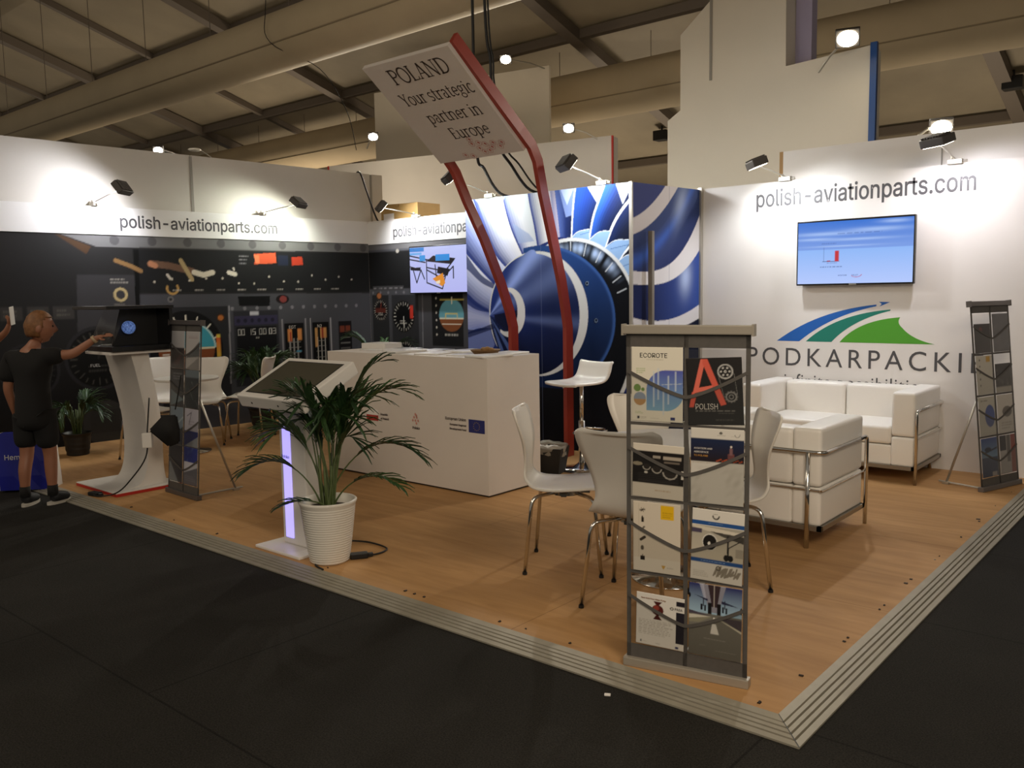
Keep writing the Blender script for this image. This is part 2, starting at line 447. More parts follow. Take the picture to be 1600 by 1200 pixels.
# ------------------------------------------------------------------ setting
WB = 4.78                                        # plane of the booth's back wall
CARPET_Z = -0.03
def build_floor():
    bm = BM(); box(bm, -26, 12, -12, 18, CARPET_Z-.05, CARPET_Z)
    struct(obj('floor', bm, carpet_mat()), 'dark charcoal hall carpet around the booth')
    bm = BM(); box(bm, -8.3, 0, 0, 5.0, CARPET_Z, 0)
    f = struct(obj('floor_booth', bm, wood_floor_mat()), 'brown plywood booth platform')
    bm = BM(); rnd = random.Random(4)
    for x in (-5.6, -4.9, -4.3, -3.75, -3.1, -2.62, -2.0, -1.93, -1.86, -1.35, -1.2, -.95, -.55, -.09):
        cyl(bm, (x, .05+rnd.uniform(-.02, .02), 0.0002), (x, .05, .0012), .006, n=8)
    for y in (.35, .78, .83, 1.25, 1.32, 1.7, 1.78, 2.2, 2.28, 2.75, 3.2, 3.25, 3.7, 4.2):
        cyl(bm, (-.05+rnd.uniform(-.025, .015), y, .0002), (-.05, y, .0012), .006, n=8)
    obj('screw_heads', bm, mat('dark_screws', '#2a2018', .5), f)
    # ribbed aluminium ramps along the two open edges
    W = .128; pts = []
    h = lambda t: .004+(CARPET_Z+.008-.004)*(t/W)
    pts = [(0, h(0)), (.03, h(.03)), (.0315, h(.03)-.008), (.036, h(.04)-.008)]; n = 4; w0 = .0365; pw = (W-w0)/n
    for k in range(n):
        a = w0+k*pw
        pts += [(a, h(a)), (a+pw*.66, h(a+pw*.66))]
        if k < n-1: pts += [(a+pw*.7, h(a+pw*.7)-.011), (a+pw*.96, h(a+pw)-.011)]
    pts += [(W, CARPET_Z+.008), (W, CARPET_Z+.001), (0, CARPET_Z+.001)]
    mt = mat('ribbed_aluminium_ramp', '#979182', 0.5, 0.3, noise=.06, scale=14)
    bm = BM()
    A = [bm.verts.new((t, -t, z)) for t, z in pts]; B = [bm.verts.new((-8.3, -t, z)) for t, z in pts]
    bm.faces.new(A); bm.faces.new(B[::-1])
    for k in range(len(pts)): bm.faces.new((A[k], B[k], B[(k+1) % len(pts)], A[(k+1) % len(pts)]))
    struct(obj('trim_1', bm, mt), 'ribbed aluminium edge ramp along the front of the platform')
    bm = BM()
    A = [bm.verts.new((t, -t, z)) for t, z in pts]; B = [bm.verts.new((t, 5.2, z)) for t, z in pts]
    bm.faces.new(A); bm.faces.new(B[::-1])
    for k in range(len(pts)): bm.faces.new((A[k], B[k], B[(k+1) % len(pts)], A[(k+1) % len(pts)]))
    bm2 = BM(); vs = [bm2.verts.new(p) for p in ((0, 0, .0046), (.003, -.0, .0046), (W+.0015, -W+.002, CARPET_Z+.0088), (W-.0015, -W-.001, CARPET_Z+.0088))]; bm2.faces.new(vs)
    struct(obj('trim_2', bm, mt), 'ribbed aluminium edge ramp along the right of the platform')
    obj('mitre_joint', bm2, M_BLACK, bpy.data.objects['trim_2'])
build_floor()

def text_on(parent, s, x, z, size, m, sx=1.0, align='LEFT', y=-.0012, name='lettering', space=1.0, bold=0.0, label=None, font=GROT, width=None):
    o = text_mesh(name, s, size, m, parent, Matrix.Translation((x, y, z)), sx, align, .0005, space, bold, font, width)
    if label: o['label'] = label
    return o

def gauge(cv, x, z, r, seed, needle='#e8e4da', face='#0c0c0d', txt=True, tick='#cfcac0'):
    cv.ell(x, z, r*1.12, r*1.12, '#2b2a2c'); cv.ell(x, z, r, r, face)
    for k in range(24):
        a = k/24*2*PI; r0 = r*(.78 if k % 3 else .7)
        cv.line([(x+r0*math.cos(a), z+r0*math.sin(a)), (x+r*.92*math.cos(a), z+r*.92*math.sin(a))], r*.04, tick)
    a = random.Random(seed).uniform(0, 6); cv.line([(x, z), (x+r*.7*math.cos(a), z+r*.7*math.sin(a))], r*.06, needle)
    if txt: cv.textlines(x-r*.35, z-r*.5, x+r*.35, z-r*.2, 2, tick, seed)

def digits(cv, s, x, z, h, col):
    seg = {'0': 'abcdef', '1': 'bc', '3': 'abcdg', '5': 'acdfg'}; w = h*.5
    P = {'a': ((0, h), (w, h)), 'b': ((w, h), (w, h/2)), 'c': ((w, h/2), (w, 0)), 'd': ((0, 0), (w, 0)), 'e': ((0, 0), (0, h/2)), 'f': ((0, h/2), (0, h)), 'g': ((0, h/2), (w, h/2))}
    for ch in s:
        if ch == ' ': x += h*.35; continue
        for g in seg[ch]:
            (a, b), (c, d) = P[g]; cv.line([(x+a, z+b), (x+c, z+d)], h*.12, col)
        x += h*.8

def build_left_wall():
    H, ZS = 2.47, 2.18; L = 4.79
    th = math.atan2(1, .069); w = frame('wall_left', (-8.1, 0, 0), th, 'left booth wall with a dark cockpit photograph under a white fascia')
    bm = BM(); box(bm, -.25, L, .004, .05, 0, H); obj('panel', bm, M_WALL, w)
    cv = Canvas(L+.25, ZS, .011, '#232222'); s = .25                   # u runs from -.25
    U = lambda pts: [(a+s, b) for a, b in pts]
    cv.vgrad(0, 0, L+s, ZS, '#181717', '#2b2a2a')
    cv.poly(U([(.91, 2.19), (4.81, 2.19), (4.81, 2.06), (1.31, 2.05)]), '#6d6c6c')
    cv.poly(U([(.91, 2.17), (.97, 2.16), (1.26, 2.05), (1.21, 1.97)]), '#4a3626')
    rnd = random.Random(3)
    for k in range(9): cv.ell(1.5+k*.4+s, 2.12, .05, .05, '#4c4b4c', .8)
    cv.poly(U([(1.1, 1.76), (1.73, 1.76), (1.69, .95), (1.06, .95)]), '#3a393b')
    cv.poly(U([(1.74, 2.03), (4.8, 2.05), (4.8, 1.55), (1.72, 1.57)]), '#1e1e1f')
    cv.poly(U([(1.71, 1.55), (4.8, 1.53), (4.8, .0), (1.7, .0)]), '#46464b')
    cv.poly(U([(1.69, 2.03), (1.75, 2.03), (1.72, 1.2), (1.68, 1.2)]), '#0d0d0d')
    cv.poly(U([(3.11, 2.01), (3.4, 2.03), (3.41, 1.91), (3.33, 1.9), (3.11, 1.89), (3.13, 1.95)]), '#c85536'); cv.poly(U([(3.11, 2.0), (3.18, 2.0), (3.18, 1.9), (3.13, 1.9)]), '#de7a52')
    cv.poly(U([(3.62, 1.98), (3.77, 1.99), (3.78, 1.89), (3.62, 1.88)]), '#b03c28')
    cv.rect(3.43+s, 1.88, 3.57+s, 2.0, '#232838')
    for pts, wd, c in (([(1.5, 1.91), (1.66, 1.85), (1.76, 1.8)], .045, '#8a6a44'), ([(1.87, 1.88), (2.08, 1.86), (2.34, 1.8)], .075, '#6a5040'), ([(1.87, 1.88), (1.92, 1.86)], .06, '#b07a5a'),
                       ([(2.21, 1.92), (2.33, 1.71)], .05, '#a8936a'), ([(2.36, 1.79), (2.47, 1.76), (2.58, 1.79)], .06, '#cfc6b4'), ([(2.78, 1.79), (2.86, 1.77)], .05, '#dad2c4'), ([(2.84, 1.84), (2.85, 1.82)], .02, '#d0c8bb'), ([(2.05, 1.76), (2.08, 1.72)], .03, '#c9c0b2')):
        cv.line(U(pts), wd, c)
    cv.ring(1.53+s, 1.55, .075, .075, .028, '#b9a679'); cv.ring(2.1+s, 1.61, .075, .07, .025, '#b08b50', a0=150, a1=400 % 360)
    cv.textlines(1.43+s, 1.66, 1.64+s, 1.73, 2, '#a9a49b', 2); cv.textlines(1.46+s, 1.43, 1.6+s, 1.46, 1, '#8a857d', 5)
    for k in range(9): cv.textlines(2.1+.26*k+s, 1.575, 2.22+.26*k+s, 1.61, 1, '#b4aea4', 10+k)
    for k in range(14): cv.ell(1.9+.2*k+s, 1.66+.1*rnd.random(), .012, .012, '#c8c0b0')
    cv.textlines(2.92+s, 1.88, 3.04+s, 2.0, 3, '#8d8b8f', 31)
    cv.poly(U([(2.88, 1.51), (3.3, 1.51), (3.29, 1.39), (2.89, 1.4)]), '#0f0f10'); cv.ell(3.47+s, 1.47, .09, .055, '#1e1718'); cv.ell(3.48+s, 1.47, .05, .04, '#7c3a36')
    cv.ell(2.07+s, 1.49, .035, .035, '#6d6b6b'); cv.ell(2.07+s, 1.49, .018, .018, '#2a2a2a')
    for k in range(3): cv.rect(.37+k*.24+s, 1.31, .57+k*.24+s, 1.44, '#3a3836'); cv.textlines(.4+k*.24+s, 1.33, .54+k*.24+s, 1.42, 2, '#5c5853', 50+k)
    # attitude indicator
    cv.rect(1.92+s, .3, 2.74+s, 1.4, '#29292c'); cv.ell(2.23+s, .93, .43, .43, '#111112')
    m = cv.ell(2.23+s, .93, .33, .3, '#3f93a5'); cv.put(m & (cv.Z < .93), '#7a4527'); cv.put(m & (abs(cv.Z-.93) < .012), '#cfc6a8')
    cv.ring(2.23+s, .93, .35, .32, .022, '#a7c4c4', a0=0, a1=180)
    for a in (20, 45, 70, 90, 110, 135, 160):
        ca, sa = math.cos(math.radians(a)), math.sin(math.radians(a)); cv.line([(2.23+s+.35*ca, .93+.32*sa), (2.23+s+.41*ca, .93+.38*sa)], .014, '#ddd6c6')
    cv.ell(2.65+s, 1.27, .05, .05, '#3a2a20'); cv.ell(2.65+s, 1.27, .035, .03, '#b06a34')
    cv.vgrad(2.585+s, .82, 2.635+s, 1.08, '#c8a53a', '#c2382a'); cv.rect(2.59+s, 1.04, 2.63+s, 1.08, '#c9b545')
    for k in range(5): cv.line([(1.95+s, .62+.13*k), (2.02+s, .62+.13*k)], .014, '#cfc7b8')
    # clock panel
    cv.rect(2.81+s, .45, 3.4+s, 1.34, '#2c2c30'); cv.rect(2.82+s, 1.17, 3.39+s, 1.28, '#35324a'); cv.rect(2.84+s, .55, 3.37+s, 1.15, '#121214')
    cv.rect(3.02+s, 1.285, 3.14+s, 1.33, '#b4b2b8')
    for k in range(6): cv.ell(2.87+.09*k+s, 1.225, .024, .024, '#22202e')
    digits(cv, '00', 2.86+s, 1.055, .064, '#c9c5be'); digits(cv, '15', 3.0+s, 1.055, .064, '#c9c5be'); digits(cv, '00', 3.14+s, 1.055, .064, '#c9c5be'); digits(cv, '03', 3.27+s, 1.055, .064, '#c9c5be')
    cv.textlines(3.08+s, 1.0, 3.14+s, 1.03, 1, '#b9b4aa', 7)
    cv.line([(2.76+s, 1.4), (2.74+s, .5)], .016, '#8f8d90')
    for k in range(12): cv.ell(2.8+.16*k+s, 1.37, .022, .022, '#77757a')
    # engine tapes
    for x0, x1, seed in ((3.48, 3.75, 1), (3.88, 4.12, 2)):
        cv.rect(x0-.04+s, .42, x1+.04+s, 1.2, '#454449'); cv.rect(x0+s, .44, x1+s, 1.17, '#0e0e0f')
        cv.line([(x0-.03+s, 1.22), (x0-.03+s, .42)], .012, '#a3a1a4'); cv.line([(x1+.03+s, 1.22), (x1+.03+s, .42)], .012, '#a3a1a4')
        for k in range(3): cv.line([(x0+.07+s+k*.055, .98), (x0+.07+s+k*.055, .48)], .012, '#b7b4ae')
        for k in range(7): cv.line([(x0+.05+s, .52+.07*k), (x1-.05+s, .52+.07*k)], .006, '#8d8a86')
    for x0, x1, z0, z1, c in ((3.52, 3.58, .95, 1.1, '#c8824a'), (3.66, 3.72, .96, 1.1, '#c8864c'), (3.91, 3.95, .86, 1.1, '#b98a55'), (3.99, 4.08, .97, 1.1, '#c08a52'), (4.01, 4.04, .97, 1.1, '#8e3226'), (3.55, 3.57, .95, 1.06, '#a2402c')):
        cv.rect(x0+s, z0, x1+s, z1, c)
    cv.line([(3.64+s, .82), (3.7+s, .82)], .02, '#4d8aa8')
    cv.rect(4.27+s, .6, 4.47+s, 1.17, '#171517'); cv.rect(4.29+s, 1.03, 4.36+s, 1.11, '#6f3626'); cv.rect(4.38+s, 1.03, 4.45+s, 1.11, '#6f3626')
    for k in range(5): cv.line([(4.3+s, .68+.07*k), (4.44+s, .68+.07*k)], .012, '#6d6a68')
    # big dials low on the panel
    gauge(cv, 1.26+s, .89, .3, 8, '#2c2b29', '#141413', True, '#44423d'); cv.ring(1.3+s, .2, .24, .24, .2, '#3a3937')
    cv.rect(1.14+s, .1, 1.44+s, .34, '#343331')
    gauge(cv, 3.1+s, .25, .2, 12, '#555', '#141414', True, '#555550') if False else None; gauge(cv, .6+s, .8, .25, 13, '#242322', '#171616', True, '#2c2b29')
    mu = print_mesh('mural', cv, M_PRINT_WALL, w, M=Matrix.Translation((-s, 0, 0))); mu['label'] = 'dark photograph of an aircraft instrument panel'
    bm = BM(); box(bm, -.25, L-.01, -.012, .004, ZS, H); obj('fascia', bm, M_FASCIA, w)
    text_on(w, 'polish-aviationparts.com', 1.555, 2.263, .25, M_LETTER, width=1.87, bold=.003, y=-.0135, label='dark grey lettering along the left fascia').name = 'lettering'
    text_on(w, 'EGT', 3.54, 1.105, .075, mat('pale_print', '#c9c6c0', .5), y=-.0012, name='gauge_lettering')
    text_on(w, 'N2', 3.95, 1.105, .075, MATS['pale_print'], y=-.0012, name='gauge_lettering')
    text_on(w, 'FUEL', 1.17, .8, .06, MATS['pale_print'], y=-.0012, name='gauge_lettering')
    # tall neighbour wall right behind
    w2 = frame('wall_left_rear', (-8.1, 0, 0), th, 'tall pale grey wall of the next stand rising behind the left fascia')
    bm = BM()
    for a, b in ((-3.0, 2.42), (2.44, 4.92), (4.94, 5.12)): box(bm, a, b, .09, .15, 0, 3.11)
    obj('panel', bm, M_GREYWALL, w2)
    bm = BM(); box(bm, 2.415, 2.445, .083, .12, 2.3, 3.1); box(bm, 4.915, 4.945, .083, .12, 2.3, 3.1); obj('joint', bm, mat('grey_joint', '#8d8982', .6), w2)
build_left_wall()

def build_back_wall_left():
    H, ZS = 2.47, 2.165; x0, x1 = -7.77, -4.9
    w = frame('wall_back_left', (x0, WB, 0), 0, 'back booth wall with cockpit photograph, behind the counter')
    W = x1-x0
    bm = BM(); box(bm, 0, W, .004, .05, 0, H); obj('panel', bm, M_WALL, w)
    cv = Canvas(1.95, ZS, .011, '#333337'); X = lambda x: x-x0
    cv.vgrad(0, 0, 1.95, ZS, '#3a3a3e', '#4b4b50')
    cv.rect(0, 2.09, 1.95, 2.2, '#5d5c5d'); cv.rect(0, 1.58, X(-6.97), 2.06, '#19191a')
    cv.rect(X(-7.7), 1.56, X(-7.1), 1.62, '#3f3e40')
    for k in range(6): cv.textlines(X(-7.68)+.1*k, 1.57, X(-7.61)+.1*k, 1.61, 1, '#8b888a', k)
    cv.ell(X(-7.2), 2.06, .03, .025, '#a39c92')
    cv.rect(X(-7.72), .85, X(-7.4), 1.5, '#262628'); cv.rect(X(-7.34), .85, X(-6.84), 1.5, '#2b2b2e'); cv.rect(X(-6.6), .86, X(-6.06), 1.52, '#1b1b1d')
    gauge(cv, X(-7.56), 1.3, .14, 3, '#8e3c2c', '#161213'); cv.rect(X(-7.66), 1.27, X(-7.46), 1.33, '#53251d')
    cv.ell(X(-7.58), 1.49, .06, .05, '#3a2d22'); cv.ell(X(-7.58), 1.49, .042, .035, '#a0623a')
    gauge(cv, X(-7.12), 1.22, .2, 6); cv.rect(X(-7.0), 1.2, X(-6.94), 1.36, '#b63426')
    m = cv.ell(X(-6.26), 1.24, .21, .2, '#5f97a6'); cv.put(m & (cv.Z < 1.2), '#7b4a2c'); cv.put(m & (abs(cv.Z-1.2) < .01), '#d2cab2')
    cv.line([(X(-6.42), 1.13), (X(-6.1), 1.13)], .012, '#d6cfbd'); cv.line([(X(-6.36), 1.2), (X(-6.36), 1.26), (X(-6.16), 1.26), (X(-6.16), 1.2)], .012, '#c9b36a')
    cv.line([(X(-6.45), 1.43), (X(-6.05), 1.43)], .014, '#b3a04c'); cv.line([(X(-6.25), 1.46), (X(-6.25), 1.38)], .014, '#e0d8bd')
    for k in range(6): cv.ell(X(-6.52), 1.0+.09*k, .013, .013, '#c9c4b8')
    cv.textlines(X(-6.38), .98, X(-6.12), 1.02, 1, '#d2cec5', 9)
    cv.line([(X(-6.76), 1.52), (X(-6.78), .4)], .014, '#77767a')
    for k in range(7): cv.ell(X(-7.7)+.15*k, 1.53, .018, .018, '#6c6a6e')
    gauge(cv, X(-7.1), .75, .16, 16)
    print_mesh('mural', cv, M_PRINT_WALL, w)['label'] = 'dark photograph of an aircraft instrument panel'
    bm = BM(); box(bm, .01, W, -.012, .004, ZS, 2.445); obj('fascia', bm, M_FASCIA, w)
    text_on(w, 'polish-aviationparts.com', X(-7.265), 2.243, .25, M_LETTER, width=1.87, bold=.003, y=-.0135, label='dark grey lettering cut off by the printed cabin')
build_back_wall_left()

def turbine_canvas():
    x0, x1, H = -4.98, -2.98, 2.45
    cv = Canvas(x1-x0, H, .0072, '#1b2c6e')
    def T(X, Y):                                     # drawing units of the artwork -> metres on the panel
        return (-5.2136+.0033626*X-7.82e-5*Y-6.42e-7*X*X+9.82e-8*X*Y-x0, 2.758-.0003*X-.002449*Y+4.99e-7*X*Y)
    def P(pts): return [T(*p) for p in pts]
    def curve(pts, n=7): return [(p.x, p.y) for p in smooth_path([(a, b, 0) for a, b in pts], n)]
    def cell(a, b, c0, c1, c2=None):                 # area between two edge curves, graded from one edge to the other
        a, b = curve(a), curve(b); n = 10
        for k in range(n):
            t0, t1 = k/n, (k+1)/n+.02
            ring = [((1-t0)*p[0]+t0*q[0], (1-t0)*p[1]+t0*q[1]) for p, q in zip(a, b)]+[((1-t1)*p[0]+t1*q[0], (1-t1)*p[1]+t1*q[1]) for p, q in reversed(list(zip(a, b)))]
            t = (k+.5)/n
            if c2: ca, cb, tt = (c0, c1, t*2) if t < .5 else (c1, c2, t*2-1)
            else: ca, cb, tt = c0, c1, t
            col = np.array(lin(ca))*(1-tt)+np.array(lin(cb))*tt
            cv.poly(P(ring), col)
    def stroke(pts, w, col, a=1.0): cv.line(P(curve(pts)), w, col, a)
    # pale blades on the left, each lit along one side
    B = [[(0, 700), (60, 690), (130, 660), (200, 660)], [(0, 470), (62, 510), (120, 560), (190, 595)], [(0, 250), (62, 320), (150, 420), (235, 505)], [(90, 60), (130, 170), (195, 330), (262, 412)],
         [(225, 50), (240, 130), (270, 235), (318, 345)], [(335, 40), (348, 130), (368, 225), (382, 310)], [(430, 40), (436, 110), (446, 190), (458, 275)]]
    for k, (c0, c1, c2) in enumerate((('#7583c4', '#a8b0dc', '#5a6ab4'), ('#23347c', '#a9b2e0', '#d5d8f0'), ('#1c2a6a', '#8793cf', '#cfd4f2'), ('#27387f', '#c6ccee', '#e6e8f6'), ('#5d6cb6', '#d6daee', '#c9d2e2'), ('#4b5a9a', '#dfe2ea', '#c9c8d8'))):
        cell(B[k], B[k+1], c0, c1, c2)
    for k in (1, 2, 3, 4, 5): stroke(B[k], .018, '#2a3a86')
    cv.poly(P(curve([(0, 300), (60, 325), (140, 430), (215, 480), (240, 505), (150, 470), (70, 400), (0, 380)])), '#1a2a66', .85)
    cv.poly(P(curve([(0, 480), (70, 500), (130, 555), (188, 590), (120, 580), (60, 540), (0, 520)])), '#1c2c6c', .85)
    cv.poly(P([(275, 215), (345, 260), (368, 290), (300, 300)]), '#8fa3d6', .7)
    cv.poly(P([(100, 100), (200, 200), (250, 90), (130, 60)]), '#cfe0ea', .5)
    cell([(430, 40), (436, 110), (446, 190), (458, 275)], [(448, 40), (456, 110), (466, 190), (475, 272)], '#8288b8', '#b9b4cc')
    # dark blades on the right with bright edges and bright gaps at their tips
    D = [[(448, 40), (456, 110), (466, 190), (475, 272)], [(545, 30), (536, 90), (528, 180), (524, 275)], [(672, 30), (640, 115), (615, 190), (598, 284)], [(800, 80), (742, 150), (700, 220), (665, 314)], [(800, 270), (770, 310), (745, 340), (722, 370)], [(800, 430), (790, 440), (775, 455), (765, 468)]]
    for k, (c0, c1, c2) in enumerate((('#5068b0', '#1b2c66', '#0f1a3c'), ('#2850a4', '#19347c', '#0d1838'), ('#2a58b4', '#14265c', '#0b1430'), ('#17285a', '#0c1530', '#0a1126'), ('#0b1228', '#0a1020', '#0a1020'))):
        cell(D[k], D[k+1], c0, c1, c2)
    for tri in ([(462, 40), (548, 30), (505, 140)], [(572, 30), (672, 20), (632, 128)], [(706, 30), (800, 10), (742, 132)]): cv.poly(P(tri), '#cfdcfb')
    cv.poly(P([(470, 70), (545, 62), (528, 180), (500, 190)]), '#8ea6e0', .6)
    for k, w in ((1, .016), (2, .018), (3, .026), (4, .02)): stroke(D[k], w, '#e8effc')
    # rounded pale roots of the dark blades
    for pts in ([(524, 276), (550, 250), (598, 238), (600, 284)], [(598, 284), (640, 250), (690, 244), (664, 316)], [(664, 316), (710, 284), (780, 280), (722, 372)], [(722, 372), (760, 345), (800, 345), (800, 440), (765, 430)]):
        cv.poly(P(pts), '#86a9d6'); stroke(pts[:3], .006, '#dfe8f4')
    stroke([(560, 262), (600, 250)], .005, '#3f66a4'); stroke([(690, 320), (770, 300)], .005, '#3f66a4'); stroke([(735, 395), (790, 375)], .005, '#3f66a4')
    # hub: pale outer rim, dark drum, navy band, white swirl
    X = cv.X; Z = cv.Z
    def ell(cx, cy, rx, ry):
        a, b = T(cx, cy); rx_ = abs(T(cx+rx, cy)[0]-T(cx-rx, cy)[0])/2; rz_ = abs(T(cx, cy+ry)[1]-T(cx, cy-ry)[1])/2
        return np.sqrt(((X-a)/rx_)**2+((Z-b)/rz_)**2), np.degrees(np.arctan2((Z-b)/rz_, (X-a)/rx_))
    du, an = ell(520, 605, 268, 330); dl, _ = ell(520, 605, 268, 520)
    hubm = (X > T(322, 400)[0]); d = np.where(Z > T(520, 605)[1], du, dl)
    cv.put((d <= 1) & hubm, '#ced3d8'); cv.put((d <= .955) & hubm, '#090c14')
    ref = np.clip(np.exp(-((d-.87)/.06)**2)*np.clip((an-28)/20, 0, 1)*np.clip((118-an)/30, 0, 1)*(.55+.45*np.sin(an*.33)+.25*np.sin(an*.9)), 0, 1)*(d <= .955)*hubm
    cv.put(ref, '#9fb6dc')
    for a0 in (22, 33, 46, 60, 75, 90): 
        c_, s_ = math.cos(math.radians(a0)), math.sin(math.radians(a0)); cv.line([T(520+268*.80*c_, 605-330*.80*s_), T(520+268*.95*c_, 605-330*.95*s_)], .012, '#cdd6e2', .7)
    d, an = ell(390, 620, 298, 312)
    sh = np.clip((an+30)/110, 0, 1)[..., None]
    cv.put((d <= 1) & hubm, np.array(lin('#0e1f44'))*(1-sh)+np.array(lin('#1f4180'))*sh)
    cv.put(np.exp(-((d-.985)/.02)**2)*(d <= 1.0)*(an > -60)*(an < 80)*hubm, '#35589a')
    for u, v in ((588, 468), (626, 626)): cv.ell(*T(u, v), .022, .024, '#0b1226'); cv.ring(*T(u+2, v-2), .018, .018, .004, '#8ea3c4')
    d, an = ell(376, 598, 208, 266); d4, _ = ell(362, 600, 188, 258)
    cv.put((d <= 1), '#cfd2d6')
    tip = T(178, 606); ang = np.arctan2(Z-tip[1], X-tip[0])
    sil = curve([(178, 606), (205, 540), (240, 440), (300, 365), (375, 340), (362, 600), (375, 862), (300, 850), (240, 800), (205, 720), (178, 606)], 8)
    m = np.zeros(X.shape, bool); pts = P(sil)
    for i in range(len(pts)):
        (a0, b0), (a1, b1) = pts[i], pts[(i+1) % len(pts)]
        if b0 != b1: m ^= ((b0 > Z) != (b1 > Z)) & (X < (a1-a0)*(Z-b0)/(b1-b0)+a0)
    cone = m | (d4 <= 1)
    t = np.clip((X-tip[0])/.75, 0, 1)[..., None]
    base = np.array(lin('#1f337c'))*(1-t)+np.array(lin('#121f4c'))*t
    lgt = (np.exp(-((ang-.80)/.13)**2)*.85+np.exp(-((ang-.42)/.16)**2)*.3+np.exp(-((ang+.06)/.06)**2)*.22)[..., None]
    dk = np.clip((-ang-.12)/.6, 0, 1)[..., None]
    cv.put(cone, np.clip((base+lgt*np.array(lin('#8ea4e4')))*(1-.75*dk), 0, 1))
    low = m & (ang < -.72); cv.put(low & (np.sin(ang*26) > 0), '#5f78c0', .55)
    # small white swirl ring by the tip
    d5, _ = ell(262, 592, 66, 106); d6, _ = ell(246, 586, 50, 88)
    cv.put((d5 <= 1) & (d6 > 1) & cone & (X > T(222, 600)[0]), '#d6d8e0')
    cv.put((d6 <= 1) & cone & (ang < .15) & (ang > -.6), '#0d1536')
    # shadowed lower left blades of the artwork
    cv.poly(P([(0, 700), (70, 690), (180, 660), (200, 730), (120, 900), (0, 900)]), '#7f8fd0', .55); cv.poly(P([(0, 660), (120, 668), (190, 640), (200, 660), (90, 700), (0, 690)]), '#101a44', .8)
    d7, _ = ell(376, 598, 208, 266)
    yb = T(300, 905)[1]; cv.put((Z < yb) & (d7 > 1), '#0a0c13')
    cv.line([T(390, 20), (T(390, 20)[0], 0)], .003, '#8f9cc4', .35)
    return cv

def build_cabin():
    H = 2.45
    c = frame('wall_cabin', (0, 0, 0), 0, 'storage cabin printed with a blue jet engine photograph')
    bm = BM()
    pts = [(-4.98, 3.722), (-2.981, 3.722), (-2.861, WB), (-4.98, WB)]
    a = [bm.verts.new((x, y, 0)) for x, y in pts]; b = [bm.verts.new((x, y, H)) for x, y in pts]
    bm.faces.new(a[::-1]); bm.faces.new(b)
    for k in range(4): bm.faces.new((a[k], a[(k+1) % 4], b[(k+1) % 4], b[k]))
    obj('panel', bm, M_WALL, c)
    print_mesh('front_print', turbine_canvas(), M_PRINT_WALL, c, M=Matrix.Translation((-4.98, 3.72, 0)))['label'] = 'blue and white jet engine fan photograph'
    W = math.hypot(.12, 1.06); th = math.atan2(1.06, .12)
    cv = Canvas(W, H, .009, '#27346b'); X, Z = cv.X, cv.Z
    cv.vgrad(0, 0, W, H, '#121a36', '#2b3768')
    def band(f0, f1, col): m = (Z >= f0(X)) & (Z <= f1(X)); cv.put(m, col); return m
    q = lambda a, b, c_, p=2.0: (lambda x: a+b*x/W+c_*(np.clip(x, 0, W)/W)**p)
    # curved blue blades separated by pale edges
    for lo, hi, c0, c1 in ((q(1.99, .2, .35), q(2.12, .22, .55), '#cfcbd0', None),):
        pass
    t = (X/W)[..., None]
    mid = (Z < 1.99+.2*X+.75*X**2) & (Z > 1.6)
    g = np.clip((Z-(1.6+.45*X**2))/.75, 0, 1)[..., None]
    cv.put(mid, np.array(lin('#27315f'))*(1-g)+np.array(lin('#5c76b8'))*g*.55+np.array(lin('#1a2142'))*g*.45)
    cv.put(np.exp(-((Z-(1.75+.22*X+.62*X**2))/.06)**2)*mid, '#3d63c0', .8)
    cv.put((Z < 2.0+.2*X+.75*X**2) & (Z > 1.86+.18*X+.72*X**2) & (X > .0), '#27315f', .3)
    cv.put((Z >= 1.99+.2*X+.7*X**2) & (Z <= 2.13+.28*X+.75*X**2), '#d4cfd2')
    cv.put(Z > 2.13+.28*X+.75*X**2, '#3a4378')
    cv.put((Z <= 1.675-.05*X+.55*X**3) & (Z >= 1.56-.06*X+.36*X**3), '#dad6d8')
    low = (Z < 1.56-.06*X+.36*X**3) & (Z > 1.27-.25*X+.33*X**2)
    g = np.clip((X-.2)/.9, 0, 1)[..., None]; cv.put(low, np.array(lin('#1c2550'))*(1-g)+np.array(lin('#37509a'))*g)
    cv.put(np.exp(-(((Z-(1.62+.2*(X-.8)))/.16)**2+((X-.8)/.09)**2))*low, '#b4c4e8', .8); cv.put(np.exp(-(((Z-(2.28+1.0*(X-.7)))/.14)**2+((X-.72)/.1)**2))*mid, '#a9b9dc', .7)
    cv.put((Z <= 1.27-.25*X+.33*X**2) & (Z >= 1.19-.27*X+.3*X**2), '#d4d2d6')
    cv.put(Z < 1.19-.27*X+.3*X**2, '#10162c')
    cv.line([(.55, 0), (.55, H)], .004, '#3a4470', .6)
    print_mesh('side_print', cv, M_PRINT_WALL, c, M=Matrix.Translation((-2.98+.002, 3.72, 0)) @ Matrix.Rotation(th, 4, 'Z'))['label'] = 'blue blade photograph on the cabin side'
    bm = BM(); box(bm, -3.0, -2.972, 3.712, 3.735, 0, H+.004); box(bm, -2.885, -2.845, WB-.045, WB-.005, 0, H+.02)
    obj('corner_profile', bm, M_ALU, c)
    bm = BM(); box(bm, -.022, .022, -.02, .02, 0, 2.03, .004)
    o = tag(obj('door_post', bm, mat('dull_grey_post', '#7d766c', .5, .4)), 'slim upright grey post beside the blue printed cabin side', 'post')
    o.location = (-2.90, 3.92, 0)
build_cabin()

